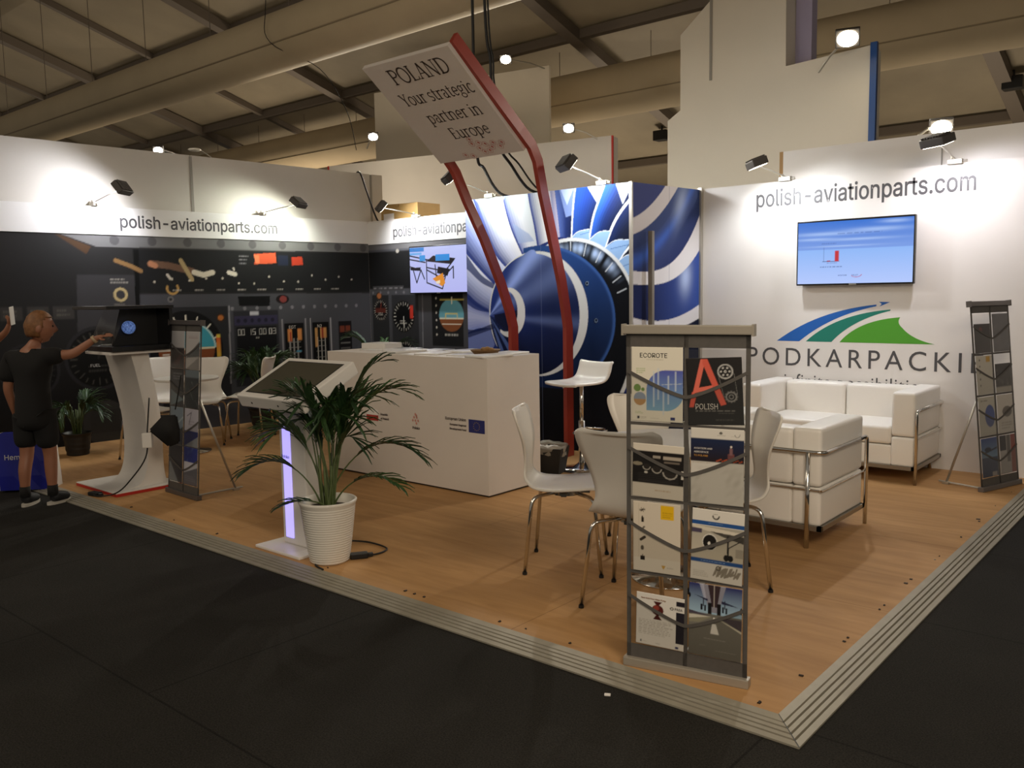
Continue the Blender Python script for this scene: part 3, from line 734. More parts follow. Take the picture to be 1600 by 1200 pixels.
def build_back_wall_right():
    x0, x1, H = -2.87, .6, 2.46
    w = frame('wall_back_right', (x0, WB, 0), 0, 'white back wall with green and blue logo and television')
    bm = BM(); box(bm, 0, x1-x0, 0, .05, 0, H); obj('panel', bm, M_WALL, w)
    X = lambda x: x-x0
    text_on(w, 'polish-aviationparts.com', X(-2.315), 2.245, .285, M_LETTER, width=1.82, bold=.003, label='dark grey lettering along the top of the white wall')
    # logo: three swooshes over the region name
    sw = lambda pts, m, y: prism_obj(w, [(X(a), b) for a, b in pts], m, y)
    def curve(p0, p1, p2, n=14): return [((1-t)**2*p0[0]+2*t*(1-t)*p1[0]+t*t*p2[0], (1-t)**2*p0[1]+2*t*(1-t)*p1[1]+t*t*p2[1]) for t in [k/n for k in range(n+1)]]
    def prism_obj(par, pts, m, y):
        bm = BM(); prism(bm, pts, y, y+.0008); return obj('logo_swoosh', bm, m, par)
    blue = curve((-2.09, 1.025), (-1.72, 1.3), (-1.215, 1.352))+curve((-1.215, 1.338), (-1.6, 1.26), (-1.88, 1.025))
    teal = curve((-1.82, 1.025), (-1.56, 1.27), (-1.1, 1.31))+curve((-1.1, 1.30), (-1.42, 1.22), (-1.59, 1.025))
    green = curve((-1.52, 1.025), (-1.36, 1.22), (-1.02, 1.245))+curve((-1.02, 1.245), (-1.05, 1.205), (-1.01, 1.165))+curve((-1.0, 1.155), (-.92, 1.06), (-.745, 1.025))
    sw(blue, mat('logo_blue', '#1f5fb2', .4), -.001); sw(teal, mat('logo_teal', '#1d7a6a', .4), -.001); sw(green, mat('logo_green', '#4f9a2f', .4), -.001)
    sw([(-1.195, 1.375), (-1.105, 1.372), (-1.19, 1.335), (-1.172, 1.357)], MATS['logo_blue'], -.001)
    text_on(w, 'PODKARPACKIE', X(-2.385), .803, .232, M_LETTER, space=1.33, width=1.985, font=None, name='logo_lettering', label='wide grey capitals reading the region name')
    text_on(w, 'infinite possibilities', X(-2.02), .615, .165, M_LETTER, space=1.1, width=1.21, font=None, name='logo_lettering')
    # raised wall of the stand behind
    bm = BM(); box(bm, -2.13, 1.5, WB+.17, WB+.23, 0, 2.745); o = struct(obj('wall_rear_right', bm, M_WALL), 'white wall of the stand behind, rising above the right back wall')
    bm = BM(); box(bm, -2.165, -2.13, WB+.17, WB+.23, 0, 2.745); obj('timber_edge', bm, mat('timber_edge', '#a07c4c', .6), o)
    bm = BM(); box(bm, -.79, -.78, WB+.165, WB+.172, 2.4, 2.742); obj('joint', bm, MATS['grey_joint'], o)
build_back_wall_right()

# ------------------------------------------------------------------ neighbours' walls and the tent above
def build_hall():
    bm = BM(); prism(bm, [(-5.6, 0), (-5.6, 4.0), (-5.3, 4.02), (-5.3, 6.4), (-3.67, 6.4), (-2.74, 6.4), (-2.74, 3.9), (-1.86, 3.95), (-1.86, 0)], 6.5, 6.8)
    bm.free(); bm = BM()
    prism(bm, [(-4.24, 0), (-4.24, 3.52), (-4.07, 3.62), (-4.07, 4.48), (-3.67, 4.8), (-3.67, 5.6), (-2.8, 5.6), (-2.78, 3.9), (-1.88, 3.95), (-1.88, 0)], 6.5, 6.8)
    o = struct(obj('wall_rear_tower', bm, mat('cream_wall_panel', '#cfc8ba', .5, noise=.03, scale=1)), 'tall stepped white structure of a neighbouring stand')
    bm = BM(); box(bm, -1.88, -1.815, 6.47, 6.52, 0, 3.97); obj('blue_edge', bm, mat('blue_edge', '#234a86', .4), o)
    bm = BM(); box(bm, -3.69, -3.66, 6.49, 6.51, 3.9, 4.9); obj('joint', bm, MATS['grey_joint'], o)
    bm = BM(); box(bm, -2.78, -2.60, 6.75, 6.9, 3.9, 5.6); obj('lilac_gap', bm, mat('lilac_gap', '#a39cb8', .5), o)  # lilac slab standing in for the bright purple gap at the notch
    e = math.radians(26)
    def slab(name, p, q, z1, label, m, red=False, z0=0, t=.25):
        p, q = Vector((*p, 0)), Vector((*q, 0)); d = q-p; w = d.length; rz = math.atan2(d.y, d.x)
        bm = BM(); box(bm, 0, w, 0, t, z0, z1); o = struct(obj(name, bm, m), label); o.location = p; o.rotation_euler = (0, 0, rz)
        if red:
            bm = BM(); box(bm, -.03, 0, -.01, .02, z0, z1); obj('red_edge', bm, M_REDEDGE, o); bm = BM(); box(bm, w, w+.025, -.01, .02, z0, z1); obj('red_edge', bm, M_REDEDGE, o)
        return o
    slab('wall_rear_centre', (-11.25, 6.9), (-6.05, 8.0), 3.77, 'wide white neighbour wall with red side edges', M_GREYWALL, True)
    slab('wall_rear_upper', (-11.15, 7.9), (-7.66, 8.6), 5.16, 'tall white box wall rising behind the POLAND sign', mat('cream_upper_wall', '#d2c8b6', .5), t=.06)
    # tent roof: sheet sloping down to the back, rafters and purlins under it
    zr = lambda y: 6.0-.3*(y-9.7)
    bm = BM()
    v = [bm.verts.new(p) for p in ((-40, -1.5, zr(-1.5)), (14, -1.5, zr(-1.5)), (14, 18, zr(18)), (-40, 18, zr(18)))]
    bm.faces.new(v); bmesh.ops.solidify(bm, geom=bm.faces[:], thickness=-.04)
    struct(obj('ceiling', bm, M_TENT), 'sloping tent roof sheet')
    bm = BM(); box(bm, -40, 14, 16.5, 16.6, 0, 4.2); struct(obj('wall_tent_end', bm, M_TENT), 'far side of the tent')
    bm = BM(); box(bm, -40.1, -40, -8, 16.5, 0, 9); struct(obj('wall_tent_left', bm, M_TENT), 'left end of the tent')
    def beam(p, q, w, h, n):
        p, q = Vector(p), Vector(q); d = q-p; L = d.length
        bm = BM(); box(bm, -w/2, w/2, -h/2, h/2, 0, L)
        o = struct(obj(n, bm, M_STEEL)); o.location = p
        o.rotation_euler = d.to_track_quat('Z', 'Y').to_euler()
        return o
    for x in (-2.0, -7.9, -14.3, -20.1, -26, -32): beam((x, -1.5, zr(-1.5)-.14), (x, 16.4, zr(16.4)-.14), .23, .18, 'ceiling_rafter')
    for x in (-17.3, -23): beam((x, -1.5, zr(-1.5)-.08), (x, 16.4, zr(16.4)-.08), .12, .12, 'ceiling_rafter')
    for y in (1.5, 4.2, 7.0, 9.7, 12.3, 14.6): beam((-40, y, zr(y)-.1), (14, y, zr(y)-.1), .15, .15, 'ceiling_purlin')
    # long fabric air ducts
    def duct(y, z, r, label, x0=-38, x1=12):
        t = thing('air_duct', label, 'air duct', (0, y, z))
        bm = BM(); n = 12; prof = [(math.cos(2*PI*(k+.5)/n), math.sin(2*PI*(k+.5)/n)) for k in range(n)]
        tube(bm, [(x0+i*(x1-x0)/30, 0, 0) for i in range(31)], r, n=28, up=(0, 0, 1)); obj('sleeve', bm, M_DUCT, t, True)
        bm = BM(); tube(bm, [(x0, -r*.92, -r*.38), (x1, -r*.92, -r*.38)], .012, 6); obj('seam', bm, mat('duct_seam', '#8b7c62', .8), t)
        for i in range(26):
            x = x0+1+i*1.9; bm = BM(); cyl(bm, (x, 0, r-.01), (x, 0, zr(y)-z-.12), .006, n=5); obj('hanger', bm, M_STEEL, t)
    duct(4.2, 4.84, .36, 'large beige fabric air duct crossing above the booth')
    duct(10.0, 4.93, .43, 'farther beige fabric air duct behind the white towers')
build_hall()

# ------------------------------------------------------------------ lamps
M_LED = emis('led_face', '#fff6e0', 14)
def arm_lamp(name, label, mount, head, aim, energy, color, group, lit_face=True, spot=168):
    mount, head, aim = Vector(mount), Vector(head), Vector(aim)
    t = thing(name, label, 'floodlight', mount, 0, group)
    h = head-mount
    bm = BM(); box(bm, -.055, .055, -.03, .03, -.01, .03, .006); cyl(bm, (-.03, 0, .03), (-.03, 0, .055), .012, n=10); cyl(bm, (.05, 0, .01), (.085, 0, .01), .012, n=8); obj('clamp', bm, M_ALU, t)
    bm = BM(); tube(bm, [(0, 0, .03), h*.5+Vector((0, 0, .02)), h], .006, 8); obj('arm', bm, M_ALU, t)
    d = (aim-head).normalized()
    R = Matrix.Translation(h) @ (-d).to_track_quat('Z', 'Y').to_matrix().to_4x4()
    bm = BM(); box(bm, -.11, .11, -.065, .065, -.01, .055, .008, M=R)
    for k in range(7): box(bm, -.09+k*.026, -.08+k*.026, -.06, .06, .055, .068, M=R)
    obj('housing', bm, mat('dark_grey_casting', '#4b4744', .5, .3), t)
    bm = BM(); box(bm, -.095, .095, -.053, .053, -.0125, -.0105, M=R); obj('led_face', bm, M_LED, t)
    add_light('lamp_light', 'SPOT', head+d*.03, aim, energy, color, .04, spot, .6, t)
    return t
COOL, NEUT, GRN = (.90, .92, 1.0), (.94, .97, 1.0), (.95, 1.0, .86)
G = 'arm floodlights on top of the booth walls'
arm_lamp('arm_floodlight', 'dark arm floodlight on the left wall, left of the lettering', (-8.0, 1.31, 2.48), (-7.5, 1.36, 2.6), (-8.02, 1.0, 2.15), 62, COOL, G)
arm_lamp('arm_floodlight', 'dark arm floodlight on the left wall near the corner, above the end of the lettering', (-7.87, 3.25, 2.48), (-7.4, 3.41, 2.58), (-7.87, 3.2, 2.0), 58, GRN, G)
arm_lamp('arm_floodlight', 'grey arm floodlight in front of the cardboard box', (-6.83, WB-.01, 2.47), (-6.91, 4.3, 2.56), (-6.6, WB, 2.1), 75, NEUT, G)
arm_lamp('arm_floodlight', 'lit arm floodlight seen behind the left red post', (-4.65, 3.73, 2.46), (-4.76, 3.3, 2.61), (-4.5, 3.73, 2.1), 50, GRN, G)
arm_lamp('arm_floodlight', 'black arm floodlight above the printed cabin, right of the red arch', (-3.29, 3.73, 2.46), (-3.35, 3.3, 2.59), (-3.1, 3.73, 2.2), 55, NEUT, G)
arm_lamp('arm_floodlight', 'dark arm floodlight above the start of the lettering on the white wall', (-2.03, WB-.01, 2.465), (-2.08, 4.3, 2.55), (-1.72, 4.62, 1.2), 58, NEUT, G)
arm_lamp('arm_floodlight', 'dark arm floodlight above the end of the lettering on the white wall', (-.64, WB-.01, 2.465), (-.65, 4.3, 2.56), (-.45, 4.66, 1.4), 40, (.95, .92, 1.0), G)

M_BULB = emis('floodlight_glare', '#fff3d6', 60)
def far_lamp(label, loc, aim, r, energy, color=(1, .92, .78), stem=(0, .35, -.12), cone=110):
    loc, aim = Vector(loc), Vector(aim); d = (aim-loc).normalized()
    t = thing('stand_floodlight', label, 'floodlight', loc, 0, 'bright floodlights on the neighbouring stands')
    R = (-d).to_track_quat('Z', 'Y').to_matrix().to_4x4()
    bm = BM(); box(bm, -r*1.15, r*1.15, -r*.9, r*.9, .0, .06, .01, M=R); obj('housing', bm, mat('dark_grey_casting', '#4b4744'), t)
    bm = BM()
    g = bmesh.ops.create_uvsphere(bm, u_segments=16, v_segments=8, radius=r)
    for v in g['verts']: v.co = R @ Vector((v.co.x, v.co.y*.8, -abs(v.co.z)*.35-.002 if v.co.z < 0 else .001))
    obj('lens', bm, M_BULB, t)
    bm = BM(); tube(bm, [R @ Vector((0, 0, .05)), Vector(stem)*.6+Vector((0, 0, .03)), Vector(stem)], .012, 6); obj('arm', bm, M_ALU, t)
    add_light('lamp_light', 'SPOT', loc+d*.08, aim, energy, color, .06, cone, .6, t)
    return t
far_lamp('small bright floodlight on top of the grey left rear wall', (-8.3, 2.2, 3.17), (-4.5, -.5, .5), .05, 30, (.85, .9, 1), (-.1, .35, -.05))
far_lamp('floodlight at the left end of the wide white neighbour wall', (-10.0, 6.85, 4.11), (-3, .0, 0), .075, 330, stem=(-.4, .2, -.12))
far_lamp('floodlight on top of the tall box wall behind the sign', (-7.81, 7.7, 5.11), (-2.0, -.8, 0), .08, 420, stem=(.1, .85, .0))
far_lamp('floodlight at the right on the wide white neighbour wall', (-6.46, 7.5, 3.86), (-1.5, -.5, 0), .075, 420, stem=(.3, .3, -.15))
far_lamp('big floodlight on the stepped white structure at upper right', (-1.98, 6.1, 3.95), (.0, .2, 0), .1, 200, stem=(-.4, .3, -.2))
far_lamp('floodlight on the raised wall right above the white back wall', (-.83, 5.08, 2.80), (1.0, -1.0, 0), .08, 26, (1, .98, .85), (-.15, -.1, -.055))
def disc_lamp():
    t = thing('disc_lamp', 'thin unlit disc lamp on the grey left rear wall', 'lamp', (-8.25, 2.62, 3.12))
    bm = BM(); g = lathe_sphere(bm, (0, 0, .10), .075, 1, 1, .25); obj('shade', bm, mat('pale_lamp_shade', '#d8d2c4', .4), t, True)
    bm = BM(); tube(bm, [(0, .06, .11), (0, .2, .04), (0, .24, 0)], .007, 6); obj('arm', bm, M_ALU, t)
disc_lamp()
for lab, loc in (('small black speaker box left of the stepped white structure', (-8.34, 13.3, 4.72)), ('small black speaker box under the purlin at the right edge', (-1.88, 13.3, 4.72))):
    bm = BM(); box(bm, -.15, .15, -.12, .12, -.1, .1, .012); cyl(bm, (0, 0, .1), (0, 0, .24), .02, n=6)
    o = tag(obj('hanging_speaker', bm, M_BLACK), lab, 'speaker', 'hanging speakers'); o.location = loc

# ------------------------------------------------------------------ red arch with the POLAND sign
def stroke_text(bm, s, x, z, h, y, wscale=1.0, center=True):
    """thin serif capitals and lower case drawn with strokes; h = cap height"""
    def arc(cx, cy, rx, ry, a0, a1, n=14): return [(cx+rx*math.cos(math.radians(a0+(a1-a0)*k/n)), cy+ry*math.sin(math.radians(a0+(a1-a0)*k/n))) for k in range(n+1)]
    T, t, X = .115, .055, .70                      # thick, thin, x-height
    S = lambda x_, y_, w=.26: ([(x_-w/2, y_), (x_+w/2, y_)], t)
    gl = {
     'P': (.62, [([(.14, 0), (.14, 1)], T), ([(.14, .97), (.34, .97)]+arc(.34, .73, .22, .24, 90, -90)+[(.14, .49)], .08), S(.14, .02), S(.1, .98, .2)]),
     'O': (.82, [(arc(.41, .5, .34, .5, 0, 360, 28), .095)]),
     'L': (.58, [([(.14, 0), (.14, 1)], T), ([(.04, .025), (.5, .025), (.53, .2)], t), S(.14, .98)]),
     'A': (.74, [([(.1, 0), (.36, 1)], t), ([(.36, 1), (.64, 0)], T), ([(.19, .33), (.54, .33)], t), S(.1, .02, .2), S(.63, .02, .24)]),
     'N': (.84, [([(.14, 0), (.14, 1)], t), ([(.14, 1), (.68, 0)], T), ([(.68, 0), (.68, 1)], t), S(.14, .02, .22), S(.1, .98, .2), S(.68, .98, .24)]),
     'D': (.78, [([(.14, 0), (.14, 1)], T), ([(.05, .97), (.32, .97)]+arc(.32, .5, .36, .47, 90, -90)+[(.05, .03)], .085)]),
     'Y': (.68, [([(.08, 1), (.34, .48)], T), ([(.6, 1), (.34, .48)], t), ([(.34, .5), (.34, 0)], T), S(.34, .02), S(.09, .98, .22), S(.6, .98, .2)]),
     'E': (.6, [([(.14, 0), (.14, 1)], T), ([(.04, .975), (.5, .975), (.52, .83)], t), ([(.14, .52), (.42, .52)], t), ([(.04, .025), (.52, .025), (.55, .19)], t)]),
     'o': (.62, [(arc(.31, X/2, .25, X/2, 0, 360, 24), .09)]),
     'u': (.66, [([(.13, X), (.13, .2)]+arc(.29, .2, .16, .18, 180, 330), .1), ([(.51, X), (.51, 0)], T), S(.08, X-.02, .16), S(.46, X-.02, .16), S(.57, .02, .14)]),
     'r': (.46, [([(.15, 0), (.15, X)], T), (arc(.34, X-.22, .19, .2, 170, 55), .085), S(.16, .02), S(.1, X-.02, .16)]),
     's': (.5, [(arc(.25, X-.18, .17, .17, 40, 270, 14)+arc(.25, .17, .18, .17, 90, -140, 14), .085)]),
     't': (.42, [([(.17, .9), (.17, .17)]+arc(.3, .17, .13, .15, 180, 320, 8), .1), ([(.03, X-.02), (.37, X-.02)], t)]),
     'a': (.58, [(arc(.25, X-.2, .17, .18, 150, 0, 10)+[(.42, .12), (.45, .02), (.53, .02)], .1), (arc(.26, .2, .17, .19, 80, 300, 12)+[(.42, .16)], .08)]),
     'e': (.56, [([(.1, .37), (.47, .37)]+arc(.28, .36, .2, .33, 5, 315, 22), .085)]),
     'g': (.58, [(arc(.26, .48, .17, .21, 0, 360, 20), .085), ([(.4, .63), (.54, X)], .06), (arc(.26, -.08, .21, .17, 120, -230, 20), .07), ([(.17, .28), (.15, .1), (.38, .06)], .06)]),
     'i': (.32, [([(.16, 0), (.16, X)], T), S(.16, .02), S(.11, X-.02, .16), ([(.16, .9), (.16, .97)], .12)]),
     'c': (.52, [(arc(.29, X/2, .21, X/2, 45, 315, 20), .09)]),
     'p': (.64, [([(.15, -.3), (.15, X)], T), (arc(.33, X/2, .22, X/2-.02, 140, -140, 20), .085), S(.15, -.28), S(.1, X-.02, .16)]),
     'n': (.68, [([(.14, 0), (.14, X)], T), (arc(.34, X-.2, .19, .19, 160, 0, 12)+[(.53, 0)], .1), S(.14, .02, .24), S(.53, .02, .22), S(.09, X-.02, .16)]),
     ' ': (.3, [])}
    W = sum(gl[c][0] for c in s)*h*wscale
    cx = x-W/2 if center else x
    for c in s:
        w, st = gl[c]
        for pts, wd in st:
            for (ax, az), (bx, bz) in zip(pts, pts[1:]):
                dx, dz = bx-ax, bz-az; L = math.hypot(dx, dz) or 1e-6; nx, nz = -dz/L*wd/2, dx/L*wd/2
                ex, ez = dx/L*wd*.12, dz/L*wd*.12
                vs = [bm.verts.new((cx+px*h*wscale, y, z+pz*h)) for px, pz in ((ax+nx-ex, az+nz-ez), (ax-nx-ex, az-nz-ez), (bx-nx+ex, bz-nz+ez), (bx+nx+ex, bz+nz+ez))]
                bm.faces.new(vs)
        cx += w*h*wscale

def build_arch():
    t = thing('arch_sign', 'red twin-post arch carrying the white POLAND sign above the counter', 'sign', (-3.85, 3.47, 0))
    yz = [(3.47, 0), (3.47, 1.18), (3.44, 1.34), (3.38, 1.6), (3.25, 2.0), (3.13, 2.36), (3.06, 2.62), (2.98, 2.74), (2.85, 2.85), (2.5, 3.12), (2.09, 3.44)]
    lx = [-4.15, -4.15, -4.17, -4.22, -4.3, -4.4, -4.47, -4.5, -4.5, -4.48, -4.45]
    rx = [-3.5]*11; rx[-3:] = [-3.51, -3.52, -3.53]
    for xs in (lx, rx):
        P = [Vector((x+3.85, y-3.47, z)) for x, (y, z) in zip(xs, yz)]
        P = P if xs is rx else P[:-1]+[P[-2].lerp(P[-1], .72)]
        bm = BM(); tube(bm, P, 1.0, prof=[(-.02, -.05), (.02, -.05), (.02, .05), (-.02, .05)], up=(0, 1, 0))
        obj('post', bm, M_RED, t)
    # sign panel between the upper, leaning ends
    a = Vector((-4.53+3.85, 2.945-3.47, 2.715)); b = Vector((-3.52+3.85-.0, 2.945-3.47, 2.715)); c = Vector((-4.48+3.85, 2.05-3.47, 3.395))
    u = (b-a).normalized(); v = (c-a); v = (v-u*v.dot(u)); Hh = v.length; v.normalize(); n = u.cross(v)
    W = (b-a).length-.015
    R = Matrix(((u.x, -n.x, v.x, a.x), (u.y, -n.y, v.y, a.y), (u.z, -n.z, v.z, a.z), (0, 0, 0, 1)))
    bm = BM(); box(bm, 0, W, -.03, .012, 0, Hh, .003); o = obj('sign_panel', bm, mat('sign_white', '#cfc6bd', .5), t); o.matrix_local = R
    for q, xx, zz, hh, ww in (('POLAND', .55, .89, .15, 1.0), ('Your strategic', .55, .69, .125, .92), ('partner in', .57, .49, .125, .96), ('Europe', .6, .31, .125, .98)):
        bm = BM(); stroke_text(bm, q, W*xx, zz*Hh-.1, hh, -.0325, ww)
        obj('lettering', bm, mat('sign_brown_letter', '#3d3029', .5), o)['label'] = 'dark serif lettering on the sign'
    bm = BM(); rnd = random.Random(5)
    pts = [(.52, .12), (.57, .065), (.6, .12), (.66, .03), (.66, .10), (.71, .06), (.75, .1), (.8, .055), (.84, .09), (.6, .025), (.36, .02), (.44, .0), (.53, .165)]
    for px, pz in pts:
        x, z = px*W, .03+pz*Hh; s = .018
        for q in (((0, s), (s*.8, .2*s), (0, -s*.1)), ((0, s), (-s*.8, .2*s), (0, -s*.1)), ((0, -s), (s*.8, .1*s), (0, .0))):
            bm.faces.new([bm.verts.new((x+i, -.0325, z+j)) for i, j in q])
        for k in range(6):
            a0 = k*PI/3; bm.faces.new([bm.verts.new((x+i, -.0325, z+j)) for i, j in ((.03*math.cos(a0), .03*math.sin(a0)), (.033*math.cos(a0), .033*math.sin(a0)), (.033*math.cos(a0+PI/3), .033*math.sin(a0+PI/3)), (.03*math.cos(a0+PI/3), .03*math.sin(a0+PI/3)))])
    obj('pattern', bm, mat('sign_red_pattern', '#b5564a', .5), o)['label'] = 'small red crystal pattern in the lower right of the sign'
build_arch()
for lab, pts in (('black cable hanging from the roof at the left, behind the sign', [(-4.53, 3.4, 6.9), (-4.53, 3.4, 4.25), (-4.515, 3.4, 2.9), (-4.51, 3.5, 2.7), (-4.50, 3.72, 2.48), (-4.5, 4.1, 2.465)]),
                 ('black cable hanging from the roof at the right, pinched behind the sign', [(-4.42, 3.4, 6.9), (-4.376, 3.4, 4.21), (-4.318, 3.4, 3.68), (-4.308, 3.4, 3.45), (-4.23, 3.4, 2.9), (-4.17, 3.5, 2.7), (-4.12, 3.72, 2.48), (-4.1, 4.1, 2.465)]),
                 ('thinner black cable beside the pinched one behind the sign', [(-4.40, 3.42, 6.9), (-4.355, 3.42, 4.21), (-4.30, 3.42, 3.66), (-4.29, 3.42, 3.45), (-4.17, 3.42, 2.88), (-4.09, 3.52, 2.7), (-4.02, 3.73, 2.475), (-4.0, 4.1, 2.46)]),):
    bm = BM(); tube(bm, smooth_path(pts), .014 if 'thinner' not in lab else .009, 8); tag(obj('hanging_cable', bm, M_CABLE), lab, 'cable', 'cables hanging behind the sign')
bm = BM(); tube(bm, smooth_path([(-8.02, 4.83, 3.125), (-7.95, 4.80, 3.14), (-7.84, 4.76, 3.08), (-7.74, 4.76, 2.86), (-7.62, 4.82, 2.49), (-7.6, 4.9, 2.48)]), .012, 8)
tag(obj('cable', bm, M_CABLE), 'black cable looping over the end of the grey left rear wall', 'cable')
bm = BM(); tube(bm, smooth_path([(-8.5, 4.0, 6.6), (-8.5, 3.85, 5.2), (-8.4, 3.82, 4.7), (-8.04, 4.3, 4.4), (-7.9, 4.6, 3.9), (-7.85, 4.7, 3.4)]), .005, 6)
tag(obj('wire', bm, M_CABLE), 'thin dark wire sagging across the beige air duct', 'wire')

def cardboard_box():
    t = thing('cardboard_box', 'brown cardboard box lying on top of the corner wall', 'box', (-7.3, 5.12, 2.475))
    m = mat('cardboard', '#a5844f', .8, noise=.05, scale=10)
    bm = BM(); box(bm, -.35, .35, -.2, .2, 0, .2); obj('body', bm, m, t)
    bm = BM(); box(bm, -.36, .0, -.21, -.2, .17, .2); box(bm, -.34, .34, -.2, .2, .2, .205, M=Matrix.Rotation(.03, 4, 'Y')); obj('flap', bm, m, t)
    bm = BM(); box(bm, -.3, -.1, -.203, -.2, .0, .09); obj('address_label', bm, M_WHITE, t)
    bm = BM(); box(bm, -7.75, -6.6, 4.84, 5.4, 2.41, 2.47); struct(obj('trim_3', bm, M_WALL), 'top board behind the corner fascia')
cardboard_box()

# ------------------------------------------------------------------ televisions
def build_tv(label, x, z, w, h, cv, logo):
    t = thing('television', label, 'television', (x, WB-.002, z))
    bm = BM(); box(bm, -w*.4, w*.4, -.045, 0, .04, h-.05); obj('wall_bracket', bm, M_BLACK, t)
    bm = BM(); box(bm, -w/2, w/2, -.085, -.045, 0, h, .006); obj('casing', bm, M_BLACK_SATIN, t)
    s = print_mesh('screen', cv, print_mat('lit_screen', .2, 1.0), t, M=Matrix.Translation((-cv.w/2, -.0865, .014)))
    bm = BM(); box(bm, -.03, .03, -.087, -.085, .002, .01); obj('maker_plate', bm, M_ALU, t)
    return t, s
def tv_right():
    w, h = .985, .56; cv = Canvas(w-.024, h-.03, .005, '#88b4f0'); W, H = cv.w, cv.h
    cv.vgrad(0, 0, W, H, '#a9c4fb', '#2f6fd0'); cv.vgrad(0, 0, W, H*.55, '#b3c8fc', '#8db6f6')
    for a, b, c, d in ((.25, .8, .3, .03), (.7, .84, .25, .035), (.55, .7, .3, .02), (.85, .95, .12, .03), (.15, .72, .18, .02), (.4, .6, .3, .012)):
        cv.put(np.exp(-(((cv.X/W-a)/c)**2+((cv.Z/H-b)/d)**2)), '#bcd6ff', .6)
    cv.line([(.24*W, .36*H), (.24*W, .58*H)], .003, '#3a4a7a'); cv.line([(.23*W, .36*H), (.38*W, .36*H)], .003, '#3a4a7a')
    cv.rect(.27*W, .36*H, .3*W, .375*H, '#b0242c'); cv.rect(.34*W, .36*H, .375*W, .53*H, '#c23038')
    cv.textlines(.22*W, .63*H, .36*W, .66*H, 1, '#33427a', 3); cv.textlines(.21*W, .26*H, .42*W, .29*H, 1, '#33427a', 4)
    cv.textlines(.27*W, .325*H, .37*W, .345*H, 1, '#33427a', 8); cv.textlines(.36*W, .78*H, .86*W, .81*H, 1, '#2c4f96', 6, .5)
    cv.ring(.53*W, .155*H, .05, .03, .006, '#b5365a', a0=200, a1=350)
    t, s = build_tv('large television showing a blue sky slide with a red bar chart', -1.39, 1.522, w, h, cv, None)
    text_on(s, 'AVIATION', -.13*W, .12*H+.014, .021, mat('navy_print', '#1d2f7a', .4), y=-.0875); text_on(s, 'VALLEY', -.01*W, .12*H+.014, .021, MATS['navy_print'], y=-.0875)
def tv_left():
    w, h = 1.02, .59; cv = Canvas(w-.024, h-.03, .006, '#b7bdf0'); W, H = cv.w, cv.h
    cv.vgrad(0, 0, W, H, '#b4b6ee', '#bcc4f4'); cv.rect(.0, .9*H, .26*W, .99*H, '#2f7fd0'); cv.rect(.0, .83*H, .22*W, .88*H, '#6aa8e6')
    K = '#15151c'
    for seg in ([(0, .82*H), (.3*W, .72*H)], [(.0, .74*H), (.28*W, .66*H)], [(.28*W, .72*H), (.72*W, .66*H)], [(.3*W, .55*H), (.62*W, .45*H), (.78*W, .7*H)], [(.3*W, .72*H), (.3*W, .22*H), (.57*W, .08*H), (.66*W, .52*H)], [(.3*W, .5*H), (.57*W, .3*H), (.76*W, .55*H), (.76*W, .3*H)], [(.0, .58*H), (.2*W, .5*H), (.26*W, .3*H)], [(.05*W, .56*H), (.12*W, .22*H), (.2*W, .5*H)], [(.45*W, .6*H), (.48*W, .2*H)]):
        cv.line(seg, .016, K)
    cv.poly([(.3*W, .68*H), (.72*W, .6*H), (.8*W, .72*H), (.42*W, .8*H)], K); cv.poly([(.48*W, .42*H), (.66*W, .35*H), (.7*W, .5*H), (.5*W, .56*H)], K)
    cv.rect(.46*W, .68*H, .7*W, .82*H, '#2a8ad8'); cv.rect(.18*W, .69*H, .28*W, .82*H, '#3d94dc')
    cv.poly([(.4*W, .3*H), (.58*W, .42*H), (.62*W, .2*H), (.56*W, .13*H)], '#d88a2e'); cv.poly([(.0, .55*H), (.2*W, .56*H), (.18*W, .48*H), (.02*W, .5*H)], K)
    cv.poly([(.46*W, .24*H), (.53*W, .27*H), (.53*W, .2*H), (.47*W, .19*H)], '#e8d9b8')
    build_tv('television on the cockpit mural showing a black machine with blue boxes', -6.38, 1.51, w, h, cv, None)
tv_right(); tv_left()

